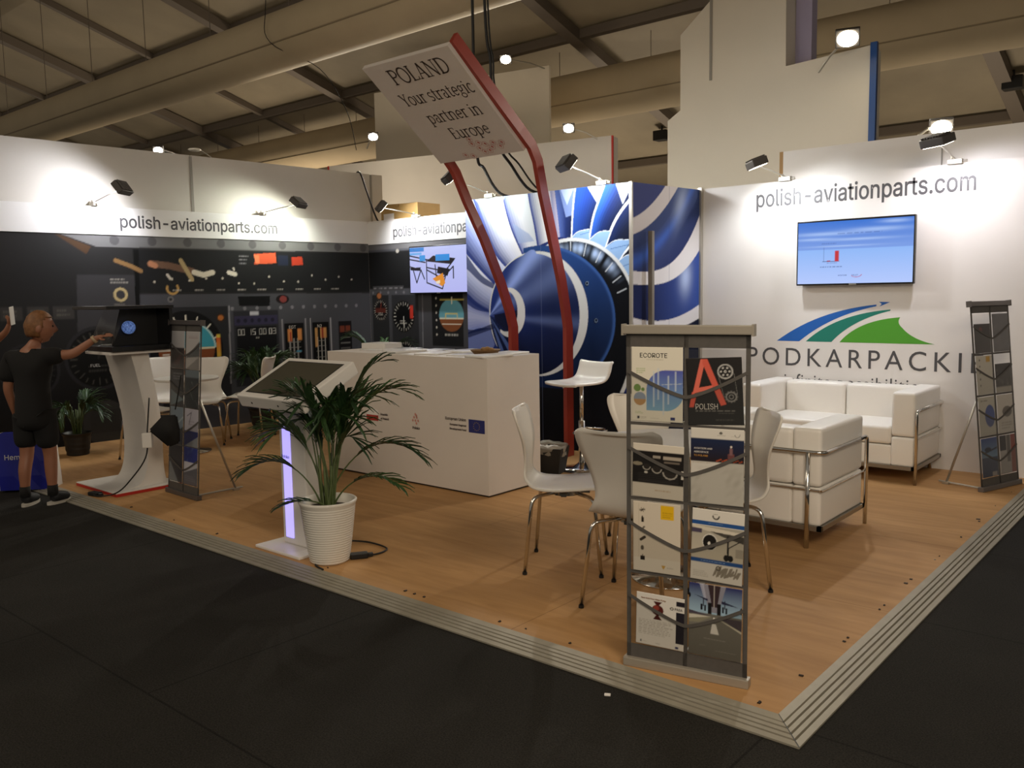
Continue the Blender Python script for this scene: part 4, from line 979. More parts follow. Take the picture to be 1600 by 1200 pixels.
# ------------------------------------------------------------------ counter and what lies on it
def build_counter():
    t = thing('reception_counter', 'long white reception counter with logos on its front', 'counter', (-3.9, 2.1, 0))
    bm = BM(); box(bm, -.94, .91, -.3, .31, .015, 1.03, .003); obj('body', bm, mat('counter_white', '#d3cbc2', .45, noise=.03, scale=2), t)
    bm = BM(); box(bm, -.92, .89, -.28, .29, 0, .015); obj('plinth', bm, M_BLACK, t)
    X = lambda x: x+3.9; y = -.302
    bm = BM(); prism(bm, [(X(-4.345), .473), (X(-4.2), .473), (X(-4.2), .52), (X(-4.345), .52)], y, y+.0015); obj('flag_print', bm, mat('flag_red', '#a8342c', .5), t)['label'] = 'red lower half of a flag beside small lettering'
    bm = BM(); prism(bm, [(X(-4.345), .52), (X(-4.2), .52), (X(-4.2), .565), (X(-4.345), .565)], y, y+.0015); obj('flag_print', bm, M_WHITE_GLOSS, t)
    bm = BM(); prism(bm, [(X(-3.18), .475), (X(-3.02), .475), (X(-3.02), .573), (X(-3.18), .573)], y, y+.0015); f = obj('flag_print', bm, mat('flag_blue', '#232a6a', .5), t); f['label'] = 'blue flag with a ring of yellow stars'
    bm = BM()
    for k in range(12):
        a = k*PI/6; cx, cz = X(-3.10)+.03*math.cos(a), .524+.03*math.sin(a)
        bm.faces.new([bm.verts.new((cx+(.0048 if j % 2 == 0 else .002)*math.sin(j*PI/5), y-.0006, cz+(.0048 if j % 2 == 0 else .002)*math.cos(j*PI/5))) for j in range(10)])
    obj('stars', bm, mat('star_yellow', '#b39a2e', .5), f)
    lt = mat('counter_lettering', '#3b3030', .5)
    for s, x, z, h, al in (('Republic', -4.17, .525, .032, 'LEFT'), ('of Poland', -4.17, .49, .032, 'LEFT'), ('Polska', -3.75, .447, .038, 'CENTER'), ('European Union', -3.205, .553, .042, 'RIGHT'), ('European Regional', -3.205, .513, .028, 'RIGHT'), ('Development Fund', -3.205, .48, .028, 'RIGHT')):
        text_on(t, s, X(x), z, h, lt, y=y-.0005, align=al, bold=.0004)
    bm = BM(); rnd = random.Random(2)
    for (dx, dz) in ((0, .06), (-.015, .035), (.015, .035), (-.03, .01), (.0, .01), (.03, .01), (.01, -.012), (.012, .05)):
        s = .013; cx, cz = X(-3.755)+dx, .505+dz
        bm.faces.new([bm.verts.new((cx+i, y-.0005, cz+j)) for i, j in ((0, s), (s*.8, 0), (0, -s), (-s*.8, 0))])
    obj('crystal_logo', bm, mat('logo_pale_red', '#c58578', .5), t)
build_counter()

def sheet(w, h, seed, kind):
    cv = Canvas(w, h, .012, '#e6e4e2', 1); r = random.Random(seed)
    c = r.choice(['#3a4660', '#4b4b50', '#7f8894', '#2f3c58', '#8f8577'])
    if kind: cv.rect(0, h*.45, w, h, c); cv.textlines(w*.1, h*.1, w*.9, h*.4, 5, '#8a8884', seed)
    else: cv.textlines(w*.1, h*.2, w*.9, h*.85, 9, '#b5b3b0', seed)
    return cv
def counter_papers():
    spots = [(-4.55, 2.15, .0, 0, 'white leaflet pile at the left end of the counter'), (-4.32, 2.2, .15, 1, 'leaflet with a dark cover lying left on the counter'), (-4.1, 2.02, -.2, 0, 'white sheet lying in the middle of the counter near the front'), (-4.02, 2.28, .1, 1, 'leaflet lying at the back of the counter'),
             (-3.72, 2.0, .25, 0, 'bright white leaflet pile in the middle of the counter'), (-3.62, 2.26, -.1, 1, 'grey leaflet at the back right of the counter'), (-3.42, 2.05, .3, 1, 'dark leaflet just left of the wicker bowl'), (-3.2, 2.27, .0, 0, 'white sheet behind the wicker bowl'), (-3.1, 1.95, -.15, 0, 'white sheet in front of the wicker bowl')]
    for i, (x, y, a, k, lab) in enumerate(spots):
        t = .006+.006*((i*7) % 3)
        o = print_mesh('leaflet', sheet(.21, .297, i, k), M_PRINT, None, t, M=Matrix.Translation((-.105, -.148, t)) @ Matrix.Rotation(-PI/2, 4, 'X'))
        o.location = (x, y, 1.0305); o.rotation_euler = (0, 0, a); tag(o, lab, 'leaflet', 'leaflets on the counter')
    t = thing('wicker_bowl', 'brown wicker bowl of snacks near the right end of the counter', 'bowl', (-3.27, 2.1, 1.031))
    bm = BM(); lathe(bm, [(.05, 0), (.09, .008), (.115, .035), (.12, .04), (.108, .036), (.085, .014), (0, .012)], 24); obj('bowl', bm, mat('wicker', '#7a5a34', .7, bump=.6, scale=120), t, True)
    bm = BM(); rnd = random.Random(8)
    for k in range(9):
        a = rnd.uniform(0, 6.28); r = rnd.uniform(0, .06); lathe_sphere(bm, (r*math.cos(a), r*math.sin(a), .036+rnd.uniform(0, .012)), .022, 1.2, .9, .7, 10, 7)
    s = obj('snacks', bm, mat('snack_brown', '#8f6c40', .7), t, True); s['kind'] = 'stuff'
    bm = BM(); box(bm, -.14, .14, -.11, .11, 0, .05, .004)
    o = tag(obj('flat_box', bm, M_WHITE), 'flat white box at the far left corner of the counter', 'box'); o.location = (-4.66, 2.26, 1.0305); o.rotation_euler = (0, 0, .1)
counter_papers()

def rear_desk():
    t = thing('low_desk', 'low white desk behind the touch kiosk and left of the counter', 'desk', (-5.95, 3.4, 0))
    bm = BM(); box(bm, -1.0, 1.0, -.35, .35, .71, .75, .004); obj('top', bm, M_WHITE_GLOSS, t)
    bm = BM(); box(bm, -.95, -.9, -.3, .3, 0, .71); obj('side_panel', bm, M_WHITE, t)
    bm = BM(); box(bm, .9, .95, -.3, .3, 0, .71); obj('side_panel', bm, M_WHITE, t)
    bm = BM(); box(bm, -.9, .9, .2, .23, .1, .71); obj('back_panel', bm, mat('desk_dark', '#2b2622', .6), t)
rear_desk()

# ------------------------------------------------------------------ seating
def chair_meshes():
    prof = [(.225, .425, .165), (.21, .445, .19), (.16, .455, .205), (.06, .447, .21), (-.04, .44, .205), (-.12, .443, .195), (-.175, .458, .175), (-.21, .495, .145), (-.222, .545, .125), (-.228, .61, .135), (-.24, .69, .165), (-.258, .77, .197), (-.275, .83, .212), (-.286, .865, .205), (-.291, .882, .17)]
    P = smooth_path([(y, z, w) for y, z, w in prof], 3)
    bm = BM(); nt = 10; rows = []
    for i, p in enumerate(P):
        y, z, w = p; row = []
        back = max(0, min(1, (z-.5)/.2))
        for k in range(nt+1):
            t = -1+2*k/nt
            dy = back*.035*t*t; dz = (1-back)*.012*t*t-(.022*(t*t) if False else 0)
            ztop = -.012*(1-t*t) if i >= len(P)-4 else 0
            row.append(bm.verts.new((w*t, y+dy, z+dz+ztop)))
        rows.append(row)
    for a, b in zip(rows, rows[1:]):
        for k in range(nt): bm.faces.new((a[k], a[k+1], b[k+1], b[k]))
    bmesh.ops.recalc_face_normals(bm, faces=bm.faces)
    bmesh.ops.solidify(bm, geom=bm.faces[:], thickness=.011)
    return bm
def make_chair(label, group):
    t = thing('shell_chair', label, 'chair', (0, 0, 0), 0, group)
    obj('seat_shell', chair_meshes(), mat('white_shell', '#d8d2c8', .35), t, True)
    bm = BM(); cyl(bm, (0, 0, .405), (0, 0, .425), .09, n=20); box(bm, -.13, .13, -.015, .015, .41, .428); box(bm, -.015, .015, -.13, .13, .41, .428); obj('seat_bracket', bm, M_CHROME, t)
    for sx in (-1, 1):
        for sy in (-1, 1):
            bm = BM(); tube(bm, round_path([(sx*.04, sy*.04, .418), (sx*.165, sy*.165, .412), (sx*.205, sy*.205, .006)], .05), .0105, 10)
            l = obj('leg', bm, M_CHROME, t, True)
            bm = BM(); cyl(bm, (sx*.205, sy*.205, 0), (sx*.204, sy*.204, .014), .013, n=10); obj('foot_cap', bm, M_BLACK, l)
    return t
def facing(dx, dy): return math.atan2(dy, dx)-PI/2
GC = 'white shell chairs at the round tables'
CH = make_chair('white shell chair left of the round table, seen from its side, nearest the counter', GC)
CH.location = (-1.61, .91, 0); CH.rotation_euler = (0, 0, facing(.86, .5))
dup(CH, (-1.0, .66, 0), facing(-.2, .98), 'white shell chair with its back to the aisle, just left of the front brochure stand')
dup(CH, (-1.45, 1.47, 0), facing(.6, -.8), 'white shell chair beyond the round table, half hidden by the front brochure stand')
dup(CH, (-.83, 1.19, 0), facing(-.77, -.65), 'white shell chair between the front brochure stand and the armchair')
dup(CH, (-7.0, 1.87, 0), facing(.75, -.66), 'white shell chair facing the aisle, right of the left brochure stand')
dup(CH, (-6.86, 2.29, 0), facing(-.75, -.6), 'white shell chair turned aside, partly behind the chair facing the aisle')
dup(CH, (-6.66, 1.10, 0), facing(-.15, 1), 'white shell chair half hidden behind the curved display pedestal')
dup(CH, (-7.5, 1.7, 0), facing(.95, -.2), 'white shell chair by the cockpit wall behind the left brochure stand')

def round_table(label, loc, r):
    t = thing('round_table', label, 'table', loc)
    bm = BM(); lathe(bm, [(0, .708), (r-.01, .708), (r, .714), (r, .728), (r-.006, .733), (0, .733)], 48); obj('tabletop', bm, mat('table_white', '#cfc9c0', .4), t)
    bm = BM(); cyl(bm, (0, 0, .03), (0, 0, .71), .028, n=20); obj('pole', bm, M_CHROME, t, True)
    bm = BM(); lathe(bm, [(.0, 0), (.2, 0), (.2, .008), (.06, .022), (.03, .05), (0, .05)], 36); obj('base', bm, M_CHROME, t, True)
round_table('round white table behind the front brochure stand', (-1.05, 1.06, 0), .37)
round_table('round white table behind the left brochure stand', (-6.68, 1.5, 0), .3)

def make_lc(name, label, cat, width, nseat, loc, rz):
    t = thing(name, label, cat, loc, rz)
    w = width/2; d = .35; aw = .17
    for s in (-1, 1):
        x0, x1 = (-w, -w+aw) if s < 0 else (w-aw, w)
        bm = BM(); box(bm, x0, x1, -d, d, .14, .575, .022, seg=3); box(bm, x0+.002, x1-.002, -d+.002, d-.002, .33, .70, .022, seg=3)
        bm.free(); bm = BM(); box(bm, x0, x1, -d, d, .36, .70, .025, seg=3); obj('arm_cushion', bm, M_LEATHER, t, True)
        bm = BM(); box(bm, x0, x1, -d, d, .13, .355, .02, seg=3); obj('arm_base', bm, M_LEATHER, t, True)
    iw = (width-2*aw)/nseat
    for k in range(nseat):
        x0 = -w+aw+k*iw
        bm = BM(); box(bm, x0+.003, x0+iw-.003, -d+.01, d-.17, .29, .43, .028, seg=3); obj('seat_cushion', bm, M_LEATHER, t, True)
        bm = BM(); box(bm, x0+.003, x0+iw-.003, d-.19, d, .36, .69, .03, seg=3); obj('back_cushion', bm, M_LEATHER, t, True)
    bm = BM(); box(bm, -w+aw, w-aw, -d+.015, d-.01, .13, .285, .012); obj('seat_base', bm, M_LEATHER, t)
    bm = BM(); box(bm, -w+aw, w-aw, d-.16, d, .13, .355, .015); obj('back_base', bm, M_LEATHER, t)
    r = .0125; o = .018
    bm = BM()
    tube(bm, round_path([(-w-o, -d+.02, .565), (-w-o, d+o, .565), (w+o, d+o, .565), (w+o, -d+.02, .565)], .05), r, 10); obj('top_rail', bm, M_CHROME, t, True)
    for s in (-1, 1):
        bm = BM(); tube(bm, round_path([(s*(w+o), -d+.12, .565), (s*(w+o), -d-o, .565), (s*(w+o), -d-o, .5)], .03)[:-1]+[(s*(w+o), -d-o, 0)], r, 10); obj('leg', bm, M_CHROME, t, True)
        bm = BM(); cyl(bm, (s*(w-.07), d+o, 0), (s*(w-.07), d+o, .565), r*1.15, n=10); obj('leg', bm, M_CHROME, t, True)
        bm = BM(); cyl(bm, (s*(w+o*.6), -d-o, .345), (s*(w+o*.6), d+o, .345), .007, n=8); obj('side_strap', bm, M_CHROME, t)
    bm = BM(); cyl(bm, (-w, d+o*.6, .345), (w, d+o*.6, .345), .007, n=8); obj('rear_strap', bm, M_CHROME, t)
    bm = BM()
    for a, b in (((-w, -d), (w, -d)), ((-w, d), (w, d)), ((-w, -d), (-w, d)), ((w, -d), (w, d))):
        box(bm, min(a[0], b[0])-.014, max(a[0], b[0])+.014, min(a[1], b[1])-.014, max(a[1], b[1])+.014, .105, .132)
    obj('base_frame', bm, mat('dull_chrome', '#9a948a', .3, .8), t)
    return t
make_lc('sofa', 'white two-seat leather sofa with chrome tube frame against the white wall', 'sofa', 1.40, 2, (-1.38, 4.40, 0), 0)
make_lc('armchair', 'white leather armchair with chrome tube frame, its back to the aisle', 'armchair', .80, 1, (-1.02, 2.36, 0), PI)

def bar_stool():
    t = thing('bar_stool', 'white bar stool with chrome column in front of the blue printed cabin', 'stool', (-3.05, 3.05, 0), 1.35)
    bm = BM(); lathe(bm, [(0, 0), (.2, 0), (.2, .008), (.08, .02), (.03, .06), (0, .06)], 40); obj('base', bm, M_CHROME, t, True)
    bm = BM(); cyl(bm, (0, 0, .05), (0, 0, .42), .028, n=20); cyl(bm, (0, 0, .42), (0, 0, .74), .018, n=20); obj('column', bm, M_CHROME, t, True)
    bm = BM(); tube(bm, [(.17*math.cos(a), -.09+.12*math.sin(a), .34) for a in [PI+k*PI/14 for k in range(15)]], .011, 8); cyl(bm, (-.17, -.09, .34), (0, 0, .36), .01, n=8); cyl(bm, (.17, -.09, .34), (0, 0, .36), .01, n=8); obj('footrest', bm, M_CHROME, t, True)
    P = smooth_path([(-.29, .765), (-.27, .75), (-.15, .752), (.0, .762), (.10, .785), (.15, .84), (.2, .905), (.24, .925), (.26, .925)] and [(-.24, 0, .742), (-.21, 0, .75), (-.1, 0, .748), (.03, 0, .752), (.10, 0, .775), (.135, 0, .83), (.155, 0, .895), (.175, 0, .91), (.19, 0, .90)], 4)
    bm = BM(); rows = []
    for p in P: rows.append([bm.verts.new((p.x, yy*.195, p.z+.01*abs(yy)**3)) for yy in (-1, -.9, -.5, 0, .5, .9, 1)])
    for a, b in zip(rows, rows[1:]):
        for k in range(6): bm.faces.new((a[k], a[k+1], b[k+1], b[k]))
    bmesh.ops.recalc_face_normals(bm, faces=bm.faces); bmesh.ops.solidify(bm, geom=bm.faces[:], thickness=.022)
    obj('seat', bm, M_WHITE_GLOSS, t, True)
    bm = BM(); tube(bm, [(0, 0, .735), (-.08, .05, .725), (-.14, .08, .70)], .006, 6); obj('lever', bm, M_CHROME, t)
bar_stool()

def waste_bin():
    t = thing('waste_basket', 'black waste basket with a clear plastic liner beside the counter', 'bin', (-3.2, 2.78, 0), .3)
    bm = BM(); box(bm, -.15, .15, -.11, .11, 0, .22)
    for v in bm.verts:
        k = .78 if v.co.z < .1 else 1.0; v.co.x *= k; v.co.y *= k
    top = [f for f in bm.faces if f.normal.z > .9]; bmesh.ops.delete(bm, geom=top, context='FACES'); bmesh.ops.solidify(bm, geom=bm.faces[:], thickness=.005)
    obj('basket', bm, mat('black_basket', '#16130f', .6), t)
    bm = BM(); rnd = random.Random(3); rows = []
    for j in range(4):
        rows.append([bm.verts.new(((.145+.02*(j == 2)+rnd.uniform(-.01, .012))*math.cos(a)*1.05, (.105+.02*(j == 2)+rnd.uniform(-.01, .012))*math.sin(a)*1.05, (.16, .225, .245, .19)[j]+rnd.uniform(-.012, .012))) for a in [k*2*PI/24 for k in range(24)]])
    for a, b in zip(rows, rows[1:]):
        for k in range(24): bm.faces.new((a[k], a[(k+1) % 24], b[(k+1) % 24], b[k]))
    obj('liner', bm, mat('plastic_liner', '#a59c8c', .3, alpha=.55), t, True)
    bm = BM(); rnd = random.Random(6)
    for k in range(5): lathe_sphere(bm, (rnd.uniform(-.08, .08), rnd.uniform(-.05, .05), .19), .045, 1.1, .9, .8, 9, 6)
    for v in bm.verts: v.co += Vector((rnd.uniform(-.008, .008), rnd.uniform(-.008, .008), rnd.uniform(-.008, .008)))
    obj('crumpled_paper', bm, M_WHITE, t)['kind'] = 'stuff'
waste_bin()

# ------------------------------------------------------------------ brochure stands
def br_ecorote(w, h):
    cv = Canvas(w, h, .0026, '#dcd6c6')
    q = ((cv.X/w-.66)/.36)**2+((cv.Z/h-.42)/.27)**2 <= 1
    sq = (cv.X > .3*w) & (cv.Z < .42*h) & (cv.Z > .15*h) & (cv.X < .66*w)
    cv.vgrad(0, .14*h, w, .7*h, '#7fa9c4', '#5056a8', q | sq | ((cv.X > .66*w) & (cv.Z > .42*h) & (cv.Z < .69*h)))
    for x, a, b in ((.44, .2, .68), (.53, .3, .72), (.72, .24, .62), (.86, .42, .68), (.63, .1, .45)): cv.rect((x-.015)*w, a*h, (x+.015)*w, b*h, '#c6cfd8', .7)
    cv.line([(.6*w, .5*h), (.98*w, .52*h)], .002, '#b9c3d0')
    cv.ell(.12*w, .45*h, .07*w, .05*h, '#6f8f4a'); cv.ell(.23*w, .43*h, .035*w, .025*h, '#6f8f4a'); cv.ell(.17*w, .31*h, .12*w, .085*h, '#8c97a8'); cv.put((((cv.X/w-.17)/.12)**2+((cv.Z/h-.3)/.085)**2 <= 1) & (cv.Z < .3*h), '#b08a5c')
    cv.textlines(.1*w, .64*h, .28*w, .72*h, 3, '#93a86a', 1); cv.textlines(.08*w, .1*h, .25*w, .14*h, 2, '#93a86a', 2); cv.textlines(.3*w, .815*h, .65*w, .84*h, 1, '#b5ae9f', 4)
    cv.rect(.12*w, .035*h, .16*w, .07*h, '#3f3f45'); cv.textlines(.18*w, .035*h, .3*w, .065*h, 2, '#8b877d', 3); cv.textlines(.38*w, .045*h, .55*w, .06*h, 1, '#8b877d', 3); cv.rect(.76*w, .03*h, .85*w, .07*h, '#34386a')
    return cv, [('ECOROTE', .16*w, .86*h, .034, '#3a3a38', 1.0)]
def br_polish(w, h):
    cv = Canvas(w, h, .0026, '#201d1c')
    cv.vgrad(0, 0, w, h*.6, '#2a2a29', '#1c1918')
    A = [(.04, .28), (.24, .97), (.36, .97), (.62, .33), (.5, .30), (.31, .83), (.21, .5), (.52, .56), (.49, .48), (.12, .42), (.1, .27)]
    cv.poly([(a*w, b*h) for a, b in [(.03, .27), (.11, .27), (.17, .45), (.09, .5)]], '#c95442')
    cv.poly([(a*w, b*h) for a, b in [(.1, .47), (.27, .98), (.36, .98), (.22, .56), (.52, .6), (.5, .55)]], '#d96a58')
    cv.poly([(a*w, b*h) for a, b in [(.3, .98), (.39, .98), (.70, .31), (.6, .29), (.3, .92)]], '#cf5a48')
    cv.ring(.7*w, .79*h, .14*w, .11*h, .006, '#b4b2ae')
    cv.ring(.7*w, .79*h, .125*w, .098*h, .002, '#8b8a88')
    for k in range(6): cv.ell((.7+.075*math.cos(k*1.047))*w, (.79+.058*math.sin(k*1.047))*h, .02*w, .015*h, '#b8b6b2')
    cv.ring(.7*w, .79*h, .025*w, .02*h, .003, '#c4c2be')
    cv.line([(.58*w, .72*h), (.66*w, .42*h)], .0018, '#7d7b78'); cv.line([(.85*w, .76*h), (.9*w, .44*h)], .0018, '#7d7b78')
    for k in range(12): cv.ell((.79+.1*math.cos(k*.5236))*w, (.42+.075*math.sin(k*.5236))*h, .02*w, .015*h, '#6e6c6a')
    cv.ring(.79*w, .42*h, .095*w, .072*h, .004, '#8f8d8a'); cv.ring(.79*w, .42*h, .045*w, .035*h, .003, '#8f8d8a')
    cv.textlines(.14*w, .205*h, .9*w, .225*h, 1, '#a39f98', 4); cv.textlines(.55*w, .175*h, .9*w, .19*h, 1, '#7d7a75', 5); cv.textlines(.5*w, .07*h, .92*w, .09*h, 1, '#6f6d69', 6)
    return cv, [('POLISH', .13*w, .235*h, .042, '#c4bfb8', .8)]
def br_parts(w, h):
    cv = Canvas(w, h, .0026, '#d3cabb')
    cv.rect(0, .27*h, w, .86*h, '#1a1614')
    for x, z, r in ((.28, .58, .08), (.48, .55, .1), (.74, .5, .15)): cv.ring(x*w, z*h, r*w, r*w*.9, .006, '#b9b2a8', a0=180, a1=360); cv.ell(x*w, z*h, r*w*.8, r*w*.7, '#2c2622')
    cv.ell(.1*w, .62*h, .1*w, .035*h, '#968c78'); cv.rect(.4*w, .74*h, .55*w, .79*h, '#b3a89a', .7); cv.rect(.6*w, .73*h, .95*w, .79*h, '#c3b5a4', .7); cv.rect(.62*w, .66*h, .92*w, .7*h, '#7b6f64', .7)
    for k in range(5): cv.rect(.12*w, (.31+.035*k)*h, .9*w, (.317+.035*k)*h, '#4a4644', .8)
    cv.ell(.27*w, .47*h, .035*w, .02*h, '#d6d0c4'); cv.rect(.95*w, .4*h, w, .55*h, '#d8d2c8')
    cv.textlines(.45*w, .12*h, .88*w, .18*h, 1, '#b59b78', 2)
    return cv, []
def br_aviation(w, h):
    cv = Canvas(w, h, .0026, '#cbc6bd'); cv.rect(0, .86*h, w, h, '#d3cec5')
    cv.cloud(cv.Z < .5*h, '#b8b2a8', 90, .25, 3)
    cv.vgrad(0, .56*h, w, .86*h, '#241a1c', '#1b2746')
    cv.rect(.7*w, .6*h, .82*w, .68*h, '#6a4040'); cv.rect(.73*w, .66*h, .79*w, .75*h, '#7c5a5c'); cv.ell(.76*w, .77*h, .02*w, .015*h, '#d8ccc0')
    for k in range(14): cv.ell((.5+.035*k)*w, (.575+.012*(k % 3))*h, .02*w, .01*h, '#a54a2c')
    cv.textlines(.5*w, .9*h, .66*w, .92*h, 1, '#8d877e', 1); cv.ell(.57*w, .94*h, .03*w, .018*h, '#5a5650'); cv.ring(.87*w, .93*h, .05*w, .035*h, .002, '#6e6a64', a0=180, a1=20); cv.textlines(.76*w, .9*h, .86*w, .915*h, 1, '#8d877e', 2)
    cv.textlines(.04*w, .53*h, .4*w, .55*h, 1, '#a3907c', 3)
    return cv, [('AVIATION AND', .06*w, .72*h, .0135, '#d6d0c8', 1.0), ('AEROSPACE', .06*w, .672*h, .0135, '#d6d0c8', 1.0), ('TO POLAND', .06*w, .624*h, .0135, '#c8923e', 1.0)]
def br_catalog(w, h):
    cv = Canvas(w, h, .0026, '#d2c6b4'); cv.rect(0, 0, w, .2*h, '#d8cfc0')
    cv.rect(.59*w, .77*h, .86*w, .97*h, '#e0b21c'); cv.textlines(.63*w, .79*h, .84*w, .88*h, 3, '#9a7a1a', 3)
    for k in range(6):
        z = (.88-.135*k)*h
        if k == 0:
            for a in (0, .5, 1.1, 2.0): cv.line([(.2*w-.03*w*math.cos(a)*2, z-.03*h*math.sin(a)), (.2*w+.03*w*math.cos(a)*2, z+.03*h*math.sin(a))], .0025, '#4a4236')
        elif k == 1: cv.rect(.18*w, z-.04*h, .23*w, z+.03*h, '#2a231d'); cv.rect(.19*w, z+.03*h, .215*w, z+.05*h, '#2a231d')
        elif k == 2: cv.line([(.17*w, z-.03*h), (.24*w, z+.03*h)], .007, '#6a6358')
        elif k == 3: cv.line([(.17*w, z-.02*h), (.25*w, z+.02*h)], .011, '#3c342c')
        elif k == 4: cv.ell(.2*w, z, .035*w, .035*h, '#574f44')
        else: cv.rect(.16*w, z-.04*h, .25*w, z+.02*h, '#241e1a'); cv.rect(.2*w, z+.02*h, .21*w, z+.045*h, '#241e1a')
    cv.line([(.13*w, .96*h), (.13*w, .2*h)], .0012, '#b5a996'); cv.line([(.28*w, .96*h), (.28*w, .2*h)], .0012, '#a9a08c')
    cv.poly([(.6*w, .12*h), (.69*w, .12*h), (.645*w, .06*h)], '#c29a4c'); cv.textlines(.72*w, .08*h, .9*w, .1*h, 1, '#7d7568', 2)
    return cv, []
def br_plane(w, h):
    cv = Canvas(w, h, .0026, '#d9d3c9'); B = '#28508c'
    cv.rect(0, .78*h, w, .835*h, B); cv.textlines(.32*w, .8*h, .7*w, .815*h, 1, '#9fb4d2', 2)
    cv.vgrad(0, .3*h, w, .77*h, '#c3b9a6', '#a8a294'); cv.poly([(0, .77*h), (w, .72*h), (w, .66*h), (.3*w, .7*h), (0, .74*h)], '#d2c9b8')
    cv.poly([(.35*w, .7*h), (w, .68*h), (w, .58*h), (.62*w, .64*h)], '#4a4640'); cv.rect(0, .66*h, .2*w, .72*h, '#4c4458')
    cv.ell(.36*w, .55*h, .145*w, .115*h, '#d9d4ca'); cv.ell(.36*w, .545*h, .13*w, .105*h, '#1d1a18'); cv.ell(.345*w, .53*h, .025*w, .025*h, '#e0dad0')
    cv.line([(.7*w, .66*h), (.71*w, .4*h)], .007, '#2f2c2a'); cv.line([(.72*w, .5*h), (.95*w, .62*h)], .004, '#3c3834'); cv.ell(.68*w, .36*h, .05*w, .045*h, '#1c1a19'); cv.ell(.76*w, .36*h, .05*w, .045*h, '#1c1a19')
    cv.rect(.85*w, .38*h, w, .5*h, '#8b8376', .6)
    cv.rect(0, .255*h, w, .31*h, B); cv.textlines(.2*w, .275*h, .7*w, .29*h, 1, '#9fb4d2', 4)
    rnd = random.Random(3)
    for k in range(16): cv.line([((.45+.03*k)*w, (.08+.05*rnd.random())*h), ((.5+.03*k)*w, (.15+.08*rnd.random())*h)], .004+.004*rnd.random(), '#8a8173')
    cv.ring(.54*w, .2*h, .05*w, .035*h, .005, '#5f574c'); cv.textlines(.06*w, .05*h, .36*w, .14*h, 4, '#a39c90', 6)
    cv.ring(.46*w, .915*h, .07*w, .05*h, .005, '#39352f', a0=170, a1=370 % 360); cv.textlines(.41*w, .93*h, .51*w, .95*h, 1, '#5d574e', 5)
    return cv, []
def br_pump(w, h):
    cv = Canvas(w, h, .0026, '#dad5cd')
    cv.rect(.83*w, 0, w, h*.93, '#242028'); cv.rect(.83*w, .72*h, w, .84*h, '#dad5cd'); cv.rect(0, 0, w, .13*h, '#dad5cd')
    cv.ell(.45*w, .7*h, .12*w, .1*h, '#54201c'); cv.poly([(.36*w, .86*h), (.54*w, .86*h), (.47*w, .79*h), (.42*w, .79*h)], '#4a1a16'); cv.poly([(.36*w, .52*h), (.54*w, .52*h), (.47*w, .6*h), (.42*w, .6*h)], '#4a1a16'); cv.ell(.42*w, .74*h, .06*w, .05*h, '#8a3c30')
    cv.textlines(.06*w, .2*h, .78*w, .5*h, 9, '#a19a8f', 4); cv.rect(.1*w, .05*h, .125*w, .09*h, '#3c3c42'); cv.textlines(.14*w, .06*h, .24*w, .08*h, 1, '#7b756c', 4); cv.textlines(.42*w, .05*h, .54*w, .07*h, 1, '#7b756c', 6); cv.rect(.82*w, .03*h, .89*w, .07*h, '#33345c')
    cv.ring(.74*w, .775*h, .04*w, .03*h, .004, '#5a544c')
    return cv, [('PASA', .8*w, .76*h, .019, '#29262a', .9), ('New Axial Flow Water Pump', .1*w, .89*h, .0115, '#8a5a38', .95)]
def br_runway(w, h):
    cv = Canvas(w, h, .0026, '#6f6b62')
    cv.vgrad(0, .6*h, w, h, '#9db9cc', '#26245e'); cv.vgrad(0, .0, w, .56*h, '#625f57', '#77736a')
    cv.poly([(0, .62*h), (0, .57*h), (.45*w, .57*h)], '#4c4450'); cv.poly([(w, .57*h), (w, .42*h), (.55*w, .57*h)], '#4a4248')
    cv.poly([(0, .56*h), (.44*w, .565*h), (.0, .5*h)], '#c9c4b4'); cv.poly([(.5*w, .565*h), (w, .42*h), (w, .39*h)], '#c2bca8'); cv.poly([(0, .5*h), (.45*w, .565*h), (.2*w, .46*h), (0, .45*h)], '#8f8a72', .7)
    cv.poly([(.24*w, h), (.4*w, .62*h), (.56*w, .62*h), (.7*w, h)], '#8a8894'); cv.poly([(.36*w, h), (.44*w, .7*h), (.54*w, .7*h), (.6*w, h)], '#3a2c30')
    cv.poly([(.2*w, h), (.3*w, .78*h), (.34*w, .78*h), (.28*w, h)], '#b4b4c4', .7); cv.line([(.48*w, h), (.48*w, .7*h)], .003, '#c4bcb4')
    for x in (.4, .57): cv.rect((x-.035)*w, .6*h, (x+.035)*w, .75*h, '#191618')
    for x in (.28, .68): cv.rect((x-.05)*w, .64*h, (x-.015)*w, .72*h, '#1c1a20'); cv.rect((x+.015)*w, .63*h, (x+.05)*w, .71*h, '#1c1a20'); cv.line([(x*w, .7*h), (x*w, .8*h)], .004, '#2c2a34')
    cv.poly([(.1*w, .84*h), (.36*w, .8*h), (.36*w, .77*h)], '#2c2c44'); cv.poly([(.62*w, .8*h), (.95*w, .74*h), (.62*w, .76*h)], '#2c2c44'); cv.ell(.0, .82*h, .04*w, .04*h, '#15131a'); cv.ell(w, .7*h, .04*w, .05*h, '#15131a')
    cv.poly([(.47*w, .56*h), (.5*w, .56*h), (.51*w, .5*h), (.46*w, .5*h)], '#dcd8d0'); cv.poly([(.45*w, .47*h), (.52*w, .47*h), (.58*w, .33*h), (.42*w, .33*h)], '#dcd8d0')
    cv.textlines(.3*w, .24*h, .72*w, .27*h, 1, '#8f8b82', 1); cv.textlines(.22*w, .145*h, .36*w, .165*h, 1, '#8b877e', 2); cv.textlines(.52*w, .095*h, .92*w, .115*h, 1, '#8b877e', 3)
    return cv, []
